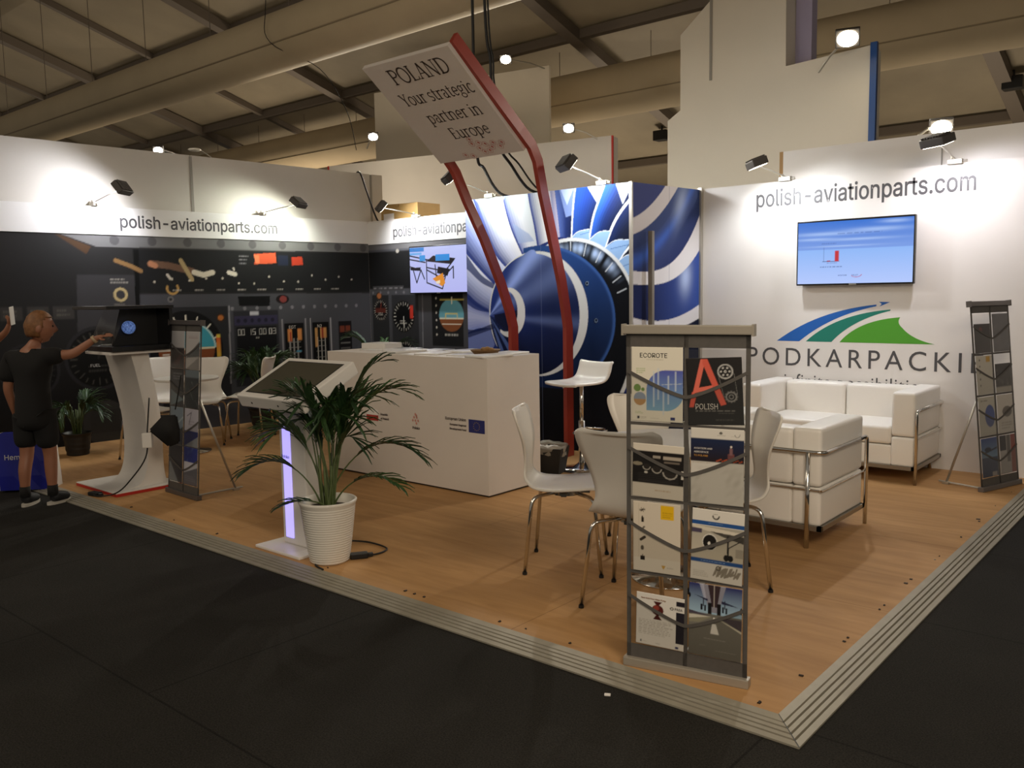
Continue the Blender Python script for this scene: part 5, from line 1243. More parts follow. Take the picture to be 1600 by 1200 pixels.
def br_generic(w, h, seed):
    r = random.Random(seed); bg = r.choice(['#8f949c', '#5b6470', '#b9b4ac', '#2e2c2d', '#9aa0a4', '#3a4250'])
    cv = Canvas(w, h, .006, bg, 2)
    c2 = r.choice(['#1e2740', '#c6c3be', '#3c4a66', '#6a6f74', '#22201f', '#27357c'])
    k = seed % 4
    if k == 0: cv.poly([(0, 0), (w, .2*h), (w, .75*h), (0, .5*h)], c2)
    elif k == 1: cv.rect(0, .4*h, w, .9*h, c2); cv.textlines(.1*w, .1*h, .9*w, .35*h, 5, '#6a6966', seed)
    elif k == 2: cv.ell(.5*w, .55*h, .35*w, .25*h, c2); cv.textlines(.1*w, .85*h, .9*w, .95*h, 2, '#5a5856', seed)
    else: cv.vgrad(0, 0, w, h, c2, bg); cv.poly([(.2*w, .9*h), (.8*w, .2*h), (.9*w, .3*h)], '#b9bcc0', .6)
    cv.cloud(np.ones(cv.X.shape), '#20242c', 40, .16, seed, .2)
    return cv, []

def make_stand(label, loc, rz, lean, group, sheets, leg, H=1.37, W=.48, bar='#a39b8e', film=True):
    """sheets: list of (column, row, canvas, titles, dx, dz, tilt, label); brochures are things of their own"""
    t = thing('brochure_stand', label, 'brochure stand', loc, rz, group)
    L = Matrix.Rotation(-lean, 4, 'X')                            # leans back, away from the reader
    def put(o): o.matrix_local = L; return o
    mb = mat('stand_bar_'+bar[1:], bar, .4, .35)
    bm = BM(); box(bm, -W/2-.01, W/2+.01, -.018, .018, H-.035, H, .004); box(bm, W/2+.006, W/2+.014, -.02, .02, H-.04, H+.004); box(bm, -W/2-.014, -W/2-.006, -.02, .02, H-.04, H+.004); put(obj('top_bar', bm, mb, t))
    bm = BM(); box(bm, -W/2-.01, W/2+.01, -.022, .022, 0, .036, .004); put(obj('bottom_bar', bm, mb, t))
    wd = .017; z0, z1 = .036, H-.035; hd = .05; ft = .055; rows = 4; rh = (z1-hd-z0-ft)/rows
    bm = BM()
    box(bm, -W/2, W/2, -.0015, .0015, z1-hd, z1); box(bm, -W/2, W/2, -.0015, .0015, z0, z0+ft)
    for x in (-W/2, -wd/2, W/2-wd): box(bm, x, x+wd, -.0015, .0015, z0, z1)
    for k in range(1, rows): box(bm, -W/2, W/2, -.0018, .0018, z0+ft+k*rh-.006, z0+ft+k*rh+.006)
    put(obj('fabric_frame', bm, M_GREYFAB, t))
    bm = BM()
    for c in range(2):
        for k in range(rows):
            x0 = -W/2+wd if c == 0 else wd/2; x1 = -wd/2 if c == 0 else W/2-wd
            za = z0+ft+k*rh+.006; zb = z0+ft+(k+1)*rh-.006
            vs = [bm.verts.new(p) for p in ((x0, .0, za), (x1, .0, za), (x1, .0, zb), (x0, .0, zb))]; bm.faces.new(vs)
    put(obj('clear_backing', bm, M_FILM, t))
    for k in range(rows):                                         # the curved hem of each row of pockets
        zb = z0+ft+k*rh; P = []
        for i in range(25):
            s = i/24; x = -W/2+.012+s*(W-.024)
            c = (.68*(1-s/.5)**1.25+.37*(1-(1-s/.5)**1.25)) if s < .5 else (.37+.33*((s-.5)/.5)**1.3)
            P.append((x, -.009, zb+rh*c))
        bm = BM(); tube(bm, P, 1.0, prof=[(-.0012, -.0065), (.0012, -.0065), (.0012, .0065), (-.0012, .0065)], up=(0, 0, 1)); put(obj('pocket_hem', bm, M_GREYFAB, t))
        bm = BM(); lo = [bm.verts.new((x, -.0085, zb+.006)) for x, y, z in P]; hi = [bm.verts.new((x, -.0085, z)) for x, y, z in P]
        for i in range(24): bm.faces.new((lo[i], lo[i+1], hi[i+1], hi[i]))
        put(obj('pocket_film', bm, M_FILM, t))
    bm = BM(); (zt, fx, fy) = leg
    top = L @ Vector((fx*.15, .012, zt)); tube(bm, [top, Vector((fx, fy, .018))], .009, 8); obj('support_leg', bm, M_ALU, t, True)
    bm = BM(); cyl(bm, (fx, -.0, .016), (fx, fy+.06, .016), .0075, n=8); box(bm, fx-.014, fx+.014, fy-.02, fy+.03, 0, .018); obj('foot_bar', bm, M_ALU, t)
    T = Matrix.Translation(loc) @ Matrix.Rotation(rz, 4, 'Z') @ L
    for c, r, cv, titles, dx, dz, tilt, lab in sheets:
        x0 = (-W/2+wd if c == 0 else wd/2)+dx; zb = z0+ft+(rows-1-r)*rh+.008+dz
        bend = (lambda X, Z: -.0008+0*X)
        o = print_mesh('brochure', cv, M_PRINT, None, .002, '#cfc9c0')
        o.matrix_world = T @ Matrix.Translation((x0, -.006, zb)) @ Matrix.Rotation(tilt, 4, 'Y')
        for (s, x, z, h, col, sx) in titles:
            text_on(o, s, x, z, h, mat('print_'+col[1:], col, .5), sx, y=-.0007, name='title')
        tag(o, lab, 'brochure', 'brochures in the '+('front' if film else 'other')+' stand')
    return t

def front_stand():
    A4 = (.205, .288); S = []
    def add(c, r, f, dx, dz, tilt, lab, w=A4[0], h=A4[1]):
        cv, ti = f(w, h); S.append((c, r, cv, ti, dx, dz, tilt, lab))
    add(0, 0, br_ecorote, .006, .003, 0, 'cream brochure with ECOROTE heading and blue towers, top left in the front stand')
    add(1, 0, br_polish, .004, -.002, -.05, 'black brochure with a large red letter A and POLISH, top right in the front stand', .208, .252)
    add(0, 1, br_parts, .008, .002, .02, 'brochure with a dark photograph of metal rings, second row left in the front stand', .205, .212)
    add(1, 1, br_aviation, .012, .0, 0, 'pale brochure headed AVIATION AND AEROSPACE, second row right in the front stand', .2, .288)
    add(0, 2, br_catalog, .012, .0, 0, 'cream parts sheet with a yellow square, third row left in the front stand', .192, .28)
    add(1, 2, br_plane, .012, .0, .03, 'white brochure with an aeroplane engine under a wing, third row right in the front stand', .198, .278)
    add(0, 3, br_pump, .022, .0, .02, 'white leaflet with dark red pump and black side band, bottom left, front stand', .196, .212)
    add(1, 3, br_runway, .006, -.003, .01, 'grey brochure with an airliner above a runway, bottom right in the front stand', .203, .285)
    make_stand('tall two-column brochure stand at the front corner of the platform', (-.415, .08, 0), math.radians(12), .0, 'brochure stands', S, (1.0, -.05, .36))
front_stand()
def side_stands():
    S = []
    desc = ['white card brochure with faint grey print', 'pale grey brochure with a light panel', 'dark brochure with a slanted stripe', 'slate brochure with a dark photograph', 'grey-blue brochure with slanted bands', 'light brochure with handwriting-like print', 'dark brochure with a pale streak', 'blue and white brochure']
    pos = ['top left', 'top right', 'second row left', 'second row right', 'third row left', 'third row right', 'bottom left', 'bottom right']
    for i in range(8):
        cv = left_art(i, .205, .285)
        S.append((i % 2, i//2, cv, [], .006, .0, 0, 'brochure %s in the left stand beside the curved pedestal' % pos[i]))
    make_stand('brochure stand at the left, beside the curved display pedestal', (-4.93, .46, 0), math.radians(-2), math.radians(4.5), 'brochure stands', S, (.95, .14, .36), 1.34, .48, '#5c5754', False)
    S = []
    for i in range(8):
        cv = right_art(i, .205, .285 if i not in (0, 3) else .215)
        S.append((i % 2, i//2, cv, [], .006, .0, 0, 'brochure %s in the right stand by the white wall' % pos[i]))
    make_stand('brochure stand at the right, leaning by the white wall', (-.14, 4.32, 0), math.radians(72), math.radians(6), 'brochure stands', S, (.9, -.2, .30), 1.39, .5, '#6b6664', False)
def left_art(i, w, h):
    cv = Canvas(w, h, .006, ['#a9a7a8', '#b4b0ae', '#35363a', '#5f6a70', '#6f7d88', '#a9a6b0', '#2c2a2c', '#c3c3cc'][i])
    if i == 0: cv.rect(0, 0, w, .55*h, '#2b2628'); cv.poly([(.1*w, .1*h), (.9*w, .5*h), (.6*w, .1*h)], '#4a3030')
    if i == 1: cv.poly([(0, .0), (w, .35*h), (w, .0)], '#8b8886'); cv.poly([(0, .3*h), (w, .75*h), (w, .35*h)], '#5f6264'); cv.textlines(.2*w, .8*h, .9*w, .88*h, 2, '#8a6a6a', 3)
    if i == 2: cv.poly([(0, h), (w, .4*h), (w, h)], '#1c1c20'); cv.poly([(0, 0), (w, .2*h), (0, .45*h)], '#6f8088'); cv.textlines(.2*w, .7*h, .9*w, .9*h, 3, '#77787c', 4)
    if i == 3: cv.rect(0, 0, w, .8*h, '#2d3236'); cv.cloud(cv.Z < .7*h, '#7a8480', 60, .2, 4, .8)
    if i == 4: cv.poly([(0, .1*h), (w, .5*h), (w, .0), (0, 0)], '#33383c'); cv.line([(0, .3*h), (w, .75*h)], .012, '#9aa6ac')
    if i == 5: cv.line([(.2*w, .8*h), (.5*w, .9*h), (.35*w, .6*h)], .006, '#3c3844'); cv.textlines(.3*w, .55*h, .9*w, .7*h, 2, '#7a7680', 2); cv.rect(0, .0, w, .42*h, '#27306a'); cv.poly([(0, 0), (w, .3*h), (w, 0)], '#8f939a')
    if i == 6: cv.poly([(0, 0), (.7*w, 0), (.1*w, .5*h), (0, .5*h)], '#7a8084')
    if i == 7: cv.rect(0, .6*h, w, h, '#24307a'); cv.cloud(cv.Z > .6*h, '#5d74a0', 50, .3, 3, .6); cv.poly([(0, .3*h), (w, .5*h), (w, 0), (0, 0)], '#62636c'); cv.textlines(.1*w, .1*h, .9*w, .25*h, 3, '#8b8a92', 6)
    return cv
def right_art(i, w, h):
    cv = Canvas(w, h, .006, ['#2b2526', '#5b5a5c', '#b9b3a6', '#54524f', '#a9a498', '#b4ada4', '#27304c', '#8f8a86'][i])
    if i == 0: cv.ell(.4*w, .8*h, .1*w, .08*h, '#5a2a2a')
    if i == 1: cv.cloud(np.ones(cv.X.shape), '#747274', 30, .15, 3, .3)
    if i == 2:
        cv.rect(.62*w, .82*h, .85*w, .97*h, '#b48a26')
        for k in range(5): cv.ell(.22*w, (.88-.16*k)*h, .035*w, .025*h, '#4a443c')
    if i == 3: cv.rect(0, 0, w, .2*h, '#9d978c'); cv.rect(0, .2*h, w, h, '#302c2b'); cv.cloud(cv.Z > .2*h, '#75716c', 60, .2, 5, .7)
    if i == 4: cv.ell(.66*w, .5*h, .3*w, .28*h, '#3b4a80'); cv.textlines(.15*w, .85*h, .7*w, .93*h, 1, '#55524a', 2)
    if i == 5: cv.ell(.6*w, .55*h, .3*w, .14*h, '#5d5650'); cv.textlines(.2*w, .1*h, .9*w, .3*h, 3, '#7f786e', 4)
    if i == 6: cv.vgrad(0, .5*h, w, h, '#5d7488', '#2c3c70'); cv.ell(.4*w, .7*h, .2*w, .06*h, '#1c2030'); cv.line([(.2*w, .62*h), (.95*w, .72*h)], .012, '#1d2130'); cv.rect(.6*w, 0, .9*w, .12*h, '#8a8480')
    if i == 7: cv.rect(0, .6*h, .4*w, h, '#2e2c30'); cv.rect(.7*w, 0, w, h, '#7a3a30'); cv.rect(.45*w, .3*h, .65*w, h, '#55504e')
    return cv
side_stands()

# ------------------------------------------------------------------ palms
M_LEAF = mat('palm_leaf', '#2f4a24', .45, noise=.25, scale=9)
M_LEAF2 = mat('palm_leaf_dark', '#223a1e', .45, noise=.2, scale=9)
M_STEM = mat('palm_stem', '#4c5a30', .55)
def frond(bm, base, az, reach, height, droop, nleaf, ll, rnd, start=.42):
    """a palm frond: arching rib with narrow leaflets along both sides"""
    d = Vector((math.cos(az), math.sin(az), 0)); side = Vector((-d.y, d.x, 0)); P = []
    for k in range(15):
        t = k/14; P.append(base+d*(reach*(t**1.35))+Vector((0, 0, height*(1-(1-t)**1.7)-droop*t**3)))
    tube(bm, P, [.006*(1-.75*k/14) for k in range(15)], 5, mi=1)
    for i in range(nleaf):
        t = start+(1-start)*(i+.5)/nleaf; f = t*14; k = min(13, int(f)); p = P[k].lerp(P[k+1], f-k); tg = (P[k+1]-P[k]).normalized()
        s0 = ll*(1-.5*abs((t-start)/(1-start)-.45)*1.6)
        for sg in (-1, 1):
            out = (side*sg*(.62+rnd.uniform(-.1, .1))+tg*(.9+.5*t)+Vector((0, 0, .2))).normalized()
            s = s0*rnd.uniform(.85, 1.1); w = .0105*rnd.uniform(.85, 1.2); q = [p, p+out*s*.4+Vector((0, 0, -.005*s)), p+out*s*.75+Vector((0, 0, -.07*s)), p+out*s+Vector((0, 0, -.2*s))]
            wn = out.cross(Vector((0, 0, 1))).normalized(); ws = [w*.35, w, w*.75, 0.0006]
            a = [bm.verts.new(x+wn*ww) for x, ww in zip(q, ws)]; b = [bm.verts.new(x-wn*ww) for x, ww in zip(q, ws)]; c = [bm.verts.new(x+Vector((0, 0, -.003-.15*ww))) for x, ww in zip(q, ws)]
            for j in range(3):
                bm.faces.new((a[j], a[j+1], c[j+1], c[j])).material_index = 0; bm.faces.new((c[j], c[j+1], b[j+1], b[j])).material_index = 0
def palm(label, loc, seed, pot, fr, M_pot, leaf=None, ribs=True, rnd_f=None):
    t = thing('potted_palm', label, 'plant', loc)
    R0, R1, Hp = pot
    prof = [(0, 0), (R0*.96, 0)]
    n = 24 if ribs else 4
    for k in range(n):
        z = Hp*(.02+.92*k/n); r = R0+(R1-R0)*(z/Hp)**.8
        prof += [(r, z), (r+(.0045 if ribs else 0), z+Hp*.92/n*.3), (r+(.0045 if ribs else 0), z+Hp*.92/n*.6)]
    prof += [(R1+.006, Hp*.95), (R1+.01, Hp*.985), (R1+.004, Hp), (R1-.008, Hp*.99), (R1-.012, Hp*.85), (R1-.015, Hp*.84)]
    bm = BM(); lathe(bm, prof, 48); obj('pot', bm, M_pot, t, True)
    bm = BM(); lathe(bm, [(0, Hp*.86), (R1-.014, Hp*.85), (R1-.014, Hp*.84), (0, Hp*.84)], 24); obj('soil', bm, mat('potting_soil', '#2a2018', .95, bump=.5, scale=60), t)
    rnd = random.Random(seed)
    for i, (az, reach, height, droop, nl, ll) in enumerate(fr):
        a = rnd.uniform(0, 6.28); b = Vector((.035*math.cos(a), .035*math.sin(a), Hp*.82))
        bm = BM(); frond(bm, b, az, reach, height, droop, nl, ll, rnd)
        obj('frond', bm, [leaf or (M_LEAF if i % 2 else M_LEAF2), M_STEM], t)
    bm = BM()
    for k in range(7):
        a = k*.9; cyl(bm, (.025*math.cos(a), .025*math.sin(a), Hp*.82), (.045*math.cos(a), .045*math.sin(a), Hp*.82+.26+.03*(k % 3)), .011, .006, n=8)
    obj('stem', bm, M_STEM, t, True)
    return t
RIGHT = math.radians(40)                          # along the picture's right, in plan
rf = random.Random(11); FR = []
for k in range(13):
    FR.append((k*6.283/13+rf.uniform(-.25, .25), rf.uniform(.10, .30), rf.uniform(.50, .74), rf.uniform(.04, .14), 15, rf.uniform(.21, .28)))
FR += [(RIGHT+.35, .50, .80, .16, 14, .21), (RIGHT-.2, .56, .52, .20, 14, .20), (RIGHT-.45, .46, .30, .12, 11, .17), (RIGHT+.05, .30, .88, .04, 12, .19), (RIGHT+3.0, .34, .56, .12, 13, .22), (RIGHT+3.5, .40, .40, .14, 11, .19), (RIGHT+2.6, .18, .70, .04, 12, .22), (RIGHT+3.3, .28, .10, .06, 7, .14), (RIGHT-1.0, .16, .62, .06, 13, .24)]
palm('potted palm in a white ribbed pot beside the touch kiosk', (-2.72, .14, 0), 3, (.105, .155, .36), FR, mat('ribbed_white_pot', '#d9d4ca', .35))
def rear_fronds(seed, n, reach, h):
    r = random.Random(seed); return [(k*6.283/n+r.uniform(-.2, .2), reach*r.uniform(.6, 1.1), h*r.uniform(.7, 1.05), r.uniform(.08, .25), 14, r.uniform(.17, .24)) for k in range(n)]
palm('dark-potted palm against the cockpit wall, behind the turned-aside white chair', (-7.38, 2.8, 0), 5, (.12, .16, .25), rear_fronds(4, 18, .34, .80), mat('dark_pot', '#1d1a17', .5), ribs=False)
palm('palm behind the left end of the counter, in the back corner', (-7.0, 4.25, 0), 6, (.12, .16, .3), rear_fronds(9, 13, .5, .85), MATS['dark_pot'], ribs=False)
palm('dark low palm at the cockpit wall right of the child', (-7.45, .75, 0), 7, (.1, .13, .22), rear_fronds(12, 10, .3, .45), MATS['dark_pot'], ribs=False)

# ------------------------------------------------------------------ kiosks
def touch_kiosk():
    t = thing('touch_kiosk', 'white touch screen kiosk with a tilted head and glowing strip, left of the potted palm', 'kiosk', (-3.06, .2, 0))
    bm = BM(); box(bm, -.24, .2, -.17, .2, 0, .018, .006); obj('base_plate', bm, M_WHITE, t)
    bm = BM(); box(bm, -.14, .11, -.035, .08, .018, .93, .012); obj('column', bm, M_WHITE, t)
    bm = BM(); box(bm, -.105, -.028, -.041, -.033, .06, .74, .006); o = obj('light_strip', bm, emis('lilac_light', '#aaa0ff', 1.15), t); o['label'] = 'glowing lilac light strip'
    text_on(t, 'Polska', -.115, .545, .036, mat('strip_print', '#3a3a6a', .5), y=-.0425, name='lettering')
    tilt = math.atan2(.19, .37)
    R = Matrix.Translation((.02, -.2, .895)) @ Matrix.Rotation(tilt, 4, 'X')
    bm = BM(); box(bm, -.315, .315, 0, .43, -.045, .035, .008); h = obj('screen_housing', bm, M_WHITE, t); h.matrix_local = R
    bm = BM(); box(bm, -.26, .26, .05, .385, .0345, .0362); s = obj('screen', bm, mat('dim_screen', '#4c4a40', .12), h); s['label'] = 'dark idle screen'
    bm = BM(); box(bm, -.27, .27, .04, .395, .0340, .0353); obj('bezel', bm, M_BLACK, h)
    bm = BM()
    for x in (-.18, .08): cyl(bm, (x, -.0015, -.01), (x, .001, -.01), .006, n=10)
    obj('screw', bm, M_BLACK, h)
    return t
touch_kiosk()

def display_pedestal():
    t = thing('display_pedestal', 'white curved pedestal with a red-edged foot, in front of the child', 'pedestal', (-5.62, .45, 0))
    bm = BM(); box(bm, -.38, .32, -.33, .2, .0, .022); obj('red_foot_edge', bm, M_REDEDGE, t)['label'] = 'red edge of the foot'
    bm = BM(); box(bm, -.38, .32, -.33, .2, .022, .03, .002); obj('foot_plate', bm, M_WHITE, t)
    front = smooth_path([(-.24, 0, .03), (-.12, 0, .045), (-.055, 0, .12), (-.03, 0, .3), (-.05, 0, .6), (-.13, 0, .95), (-.17, 0, 1.09)], 5)
    back = smooth_path([(.12, 0, .03), (.1, 0, .15), (.09, 0, .35), (.07, 0, .6), (.0, 0, .95), (-.03, 0, 1.09)], 5)
    pts = [(p.x, p.z) for p in front]+[(p.x, p.z) for p in reversed(back)]
    bm = BM(); n = len(pts)
    def wid(z): return .20+.035*max(0, z-.5)+.06*max(0, .2-z)
    a = [bm.verts.new((-wid(z)+.03+.1*z, y, z)) for y, z in pts]; b = [bm.verts.new((wid(z)+.03+.1*z, y, z)) for y, z in pts]
    bm.faces.new(a); bm.faces.new(b[::-1])
    for k in range(n): bm.faces.new((a[k], b[k], b[(k+1) % n], a[(k+1) % n]))
    obj('curved_body', bm, M_WHITE, t)
    bm = BM(); box(bm, .02, .43, -.36, .17, 1.09, 1.112, .004); obj('top_shelf', bm, M_WHITE, t)
    d = thing('hologram_display', 'black hologram display box with a small blue globe, on the curved pedestal', 'display', (-5.36, .30, 1.1125))
    bm = BM(); box(bm, -.22, .2, -.2, .28, 0, .04, .004); obj('lower_slab', bm, M_BLACK_SATIN, d)
    bm = BM(); box(bm, -.37, .21, -.23, .29, .315, .34, .004); obj('upper_slab', bm, M_BLACK_SATIN, d)
    bm = BM(); box(bm, -.02, .2, .255, .28, .04, .315); obj('back_panel', bm, M_BLACK_SATIN, d)
    bm = BM(); a = [bm.verts.new((-.01, y, z)) for y, z in ((-.11, .04), (.255, .04), (.255, .315), (-.03, .315))]; b = [bm.verts.new((.0, y, z)) for y, z in ((-.11, .04), (.255, .04), (.255, .315), (-.03, .315))]
    bm.faces.new(a); bm.faces.new(b[::-1])
    for k in range(4): bm.faces.new((a[k], b[k], b[(k+1) % 4], a[(k+1) % 4]))
    obj('inner_panel', bm, mat('deep_black', '#08080a', .5), d)
    bm = BM(); vs = [bm.verts.new(p) for p in ((-.21, -.19, .045), (.18, -.19, .045), (.18, -.06, .312), (-.21, -.06, .312))]; bm.faces.new(vs); obj('glass_pane', bm, M_FILM, d)
    m = emis('globe_blue', '#3f63b0', .55); nt = m.node_tree; n_ = nt.nodes.new('ShaderNodeTexNoise'); n_.inputs['Scale'].default_value = 14; r_ = nt.nodes.new('ShaderNodeValToRGB')
    r_.color_ramp.elements[0].color = (.01, .02, .09, 1); r_.color_ramp.elements[1].color = (.25, .4, .8, 1); r_.color_ramp.elements[0].position = .4; r_.color_ramp.elements[1].position = .7
    nt.links.new(n_.outputs['Fac'], r_.inputs[0]); nt.links.new(r_.outputs[0], nt.nodes['Principled BSDF'].inputs['Emission Color'])
    bm = BM(); lathe_sphere(bm, (.055, .0, .175), .05, u=24, v=14); obj('globe', bm, m, d, True)['label'] = 'glowing blue globe'
    bm = BM(); box(bm, -.21, -.1, -.1, .15, .0405, .0435); obj('slide', bm, mat('grey_slide', '#8a8880', .4), d)
display_pedestal()

# ------------------------------------------------------------------ cables on the floor
def plug(name, label, pts, block, bs, rz=0):
    t = thing(name, label, 'cable', (block[0], block[1], 0), rz)
    inv = Matrix.Rotation(-rz, 4, 'Z') @ Matrix.Translation((-block[0], -block[1], 0))
    bm = BM(); tube(bm, [inv @ p for p in smooth_path(pts)], .0055, 6); obj('cord', bm, M_CABLE, t, True)
    bm = BM(); box(bm, -bs[0], bs[0], -bs[1], bs[1], .001, bs[2], .006); box(bm, bs[0], bs[0]+.03, -bs[1]*.5, bs[1]*.5, .006, bs[2]*.8, .004); obj('adapter', bm, M_BLACK, t)
plug('power_cable', 'black cable and plug lying on the floor beside the ribbed white pot', [(-2.9, .42, .02), (-2.8, .5, .008), (-2.62, .48, .008), (-2.58, .36, .01), (-2.66, .26, .008), (-2.72, .05, .008), (-2.6, -.0, .008)], (-2.62, .27), (.05, .022, .035), 1.0)
plug('power_cable', 'black cable with adapter block on the floor by the red-edged pedestal foot', [(-5.17, .36, .75), (-5.17, .33, .5), (-5.16, .3, .3), (-5.24, .2, .12), (-5.3, .12, .035), (-5.42, .04, .008), (-5.5, .03, .02), (-5.56, .06, .008), (-5.62, .08, .008)], (-5.5, .05), (.05, .03, .03), .2)
def pouch():
    t = thing('cloth_pouch', 'black cloth pouch hung on the left edge of the left brochure stand', 'pouch', (-4.90, .335, .53), .75)
    bm = BM(); prism(bm, [(-.12, .0), (-.01, .11), (.09, .11), (.10, .0), (.10, -.10), (.02, -.13)], -.02, .02); bmesh.ops.bevel(bm, geom=bm.edges[:], offset=.012, segments=2, affect='EDGES'); obj('bag_body', bm, mat('black_cloth', '#0e0d0d', .85), t, True)
    bm = BM(); box(bm, -.17, -.1, -.02, .02, -.13, -.02, .006); obj('power_brick', bm, M_WHITE, t)
    bm = BM(); tube(bm, smooth_path([(.08, 0, .15), (.1, .02, .26), (.12, .05, .4)]), .005, 6); obj('strap', bm, MATS['black_cloth'], t)
pouch()
bm = BM(); box(bm, -.012, .012, -.008, .008, 0, .006, .002); o = tag(obj('paper_scrap', bm, M_WHITE), 'tiny white scrap lying on the dark carpet', 'litter'); o.location = (-.59, -.2, CARPET_Z); o.rotation_euler = (0, 0, .5)

# ------------------------------------------------------------------ people
M_SKIN = mat('skin', '#94634a', .5, noise=.05, scale=12)
def hand(J, E, wrist, d, up, s=1.0, curl=.5, pre='h', flat=False):
    """five-fingered hand after the wrist joint; d = pointing direction, up = back of the hand"""
    d = Vector(d).normalized(); up = (Vector(up)-d*Vector(up).dot(d)).normalized(); sd = d.cross(up); w = Vector(wrist[1])
    pk = pre+'palm'; p = w+d*.045*s; J[pk] = (*p, .024*s, .013*s); E.append((wrist[0], pk))
    for i, (o, L) in enumerate(((.026, .058), (.009, .068), (-.009, .063), (-.025, .048))):
        prev = pk; q = w+d*.085*s+sd*o*s; a = 0; k0 = pre+'f%d' % i
        J[k0+'a'] = (*q, .0085*s); E.append((prev, k0+'a')); prev = k0+'a'
        for j in range(2):
            a += curl*(.5 if j == 0 else .9); dd = (d*math.cos(a)-up*math.sin(a)).normalized(); q = q+dd*L*s*.5
            k = k0+'bc'[j]; J[k] = (*q, .0075*s-.001*j*s); E.append((prev, k)); prev = k
    q = w+d*.03*s+sd*.032*s-up*.006*s; J[pre+'t0'] = (*q, .010*s); E.append((pk, pre+'t0'))
    q = q+(d*.7+sd*.6-up*.2).normalized()*.032*s; J[pre+'t1'] = (*q, .0085*s); E.append((pre+'t0', pre+'t1'))
    q = q+(d*.95+sd*.1-up*.2).normalized()*.026*s; J[pre+'t2'] = (*q, .007*s); E.append((pre+'t1', pre+'t2'))

def head_mesh(bm, c, look, s, pitch=0.0):
    """a head with brow, eye sockets, nose, lips, chin and ears; look = yaw it faces (local -y at yaw 0)"""
    R = Matrix.Translation(c) @ Matrix.Rotation(look, 4, 'Z') @ Matrix.Rotation(pitch, 4, 'X')
    g = bmesh.ops.create_uvsphere(bm, u_segments=32, v_segments=24, radius=1)
    for v in g['verts']:
        x, y, z = v.co; X, Y, Z = x*.073, y*.094, z*.112
        if z < 0:
            k = -z; X *= 1-.33*k*k; Y = Y*(1-.22*k) if y > 0 else Y*(1-.1*k); 
            if y > 0 and z < -.4: Y -= .02*k
        f = max(0, -y)
        if f > .4:
            X0 = x; n = math.exp(-(X0/.16)**2)
            Y -= .022*n*math.exp(-((z+.18)/.16)**2)*f; Y -= .010*n*math.exp(-((z-.02)/.2)**2)*f
            Y += .010*math.exp(-((abs(X0)-.38)/.16)**2)*math.exp(-((z-.08)/.1)**2)
            Y -= .006*math.exp(-(X0/.3)**2)*math.exp(-((z+.5)/.06)**2); Y += .003*math.exp(-(X0/.3)**2)*math.exp(-((z+.54)/.02)**2)
            Y -= .010*math.exp(-(X0/.25)**2)*math.exp(-((z+.85)/.12)**2)
        v.co = R @ (Vector((X, Y, Z))*s)
    for sx in (-1, 1):
        vs = lathe_sphere(bm, (0, 0, 0), 1, .009, .02, .031, 10, 8)
        for v in vs: v.co = R @ ((Matrix.Rotation(.25, 4, 'X') @ v.co+Vector((sx*.074, .008, -.008)))*s)
    return R
def eyes(R, s, par):
    bm = BM()
    for sx in (-1, 1):
        vs = lathe_sphere(bm, (0, 0, 0), 1, .012, .008, .008, 10, 8)
        for v in vs: v.co = R @ ((v.co+Vector((sx*.028, -.079, .01)))*s)
    obj('eyes', bm, mat('eye_dark', '#2a2320', .2), par, True)

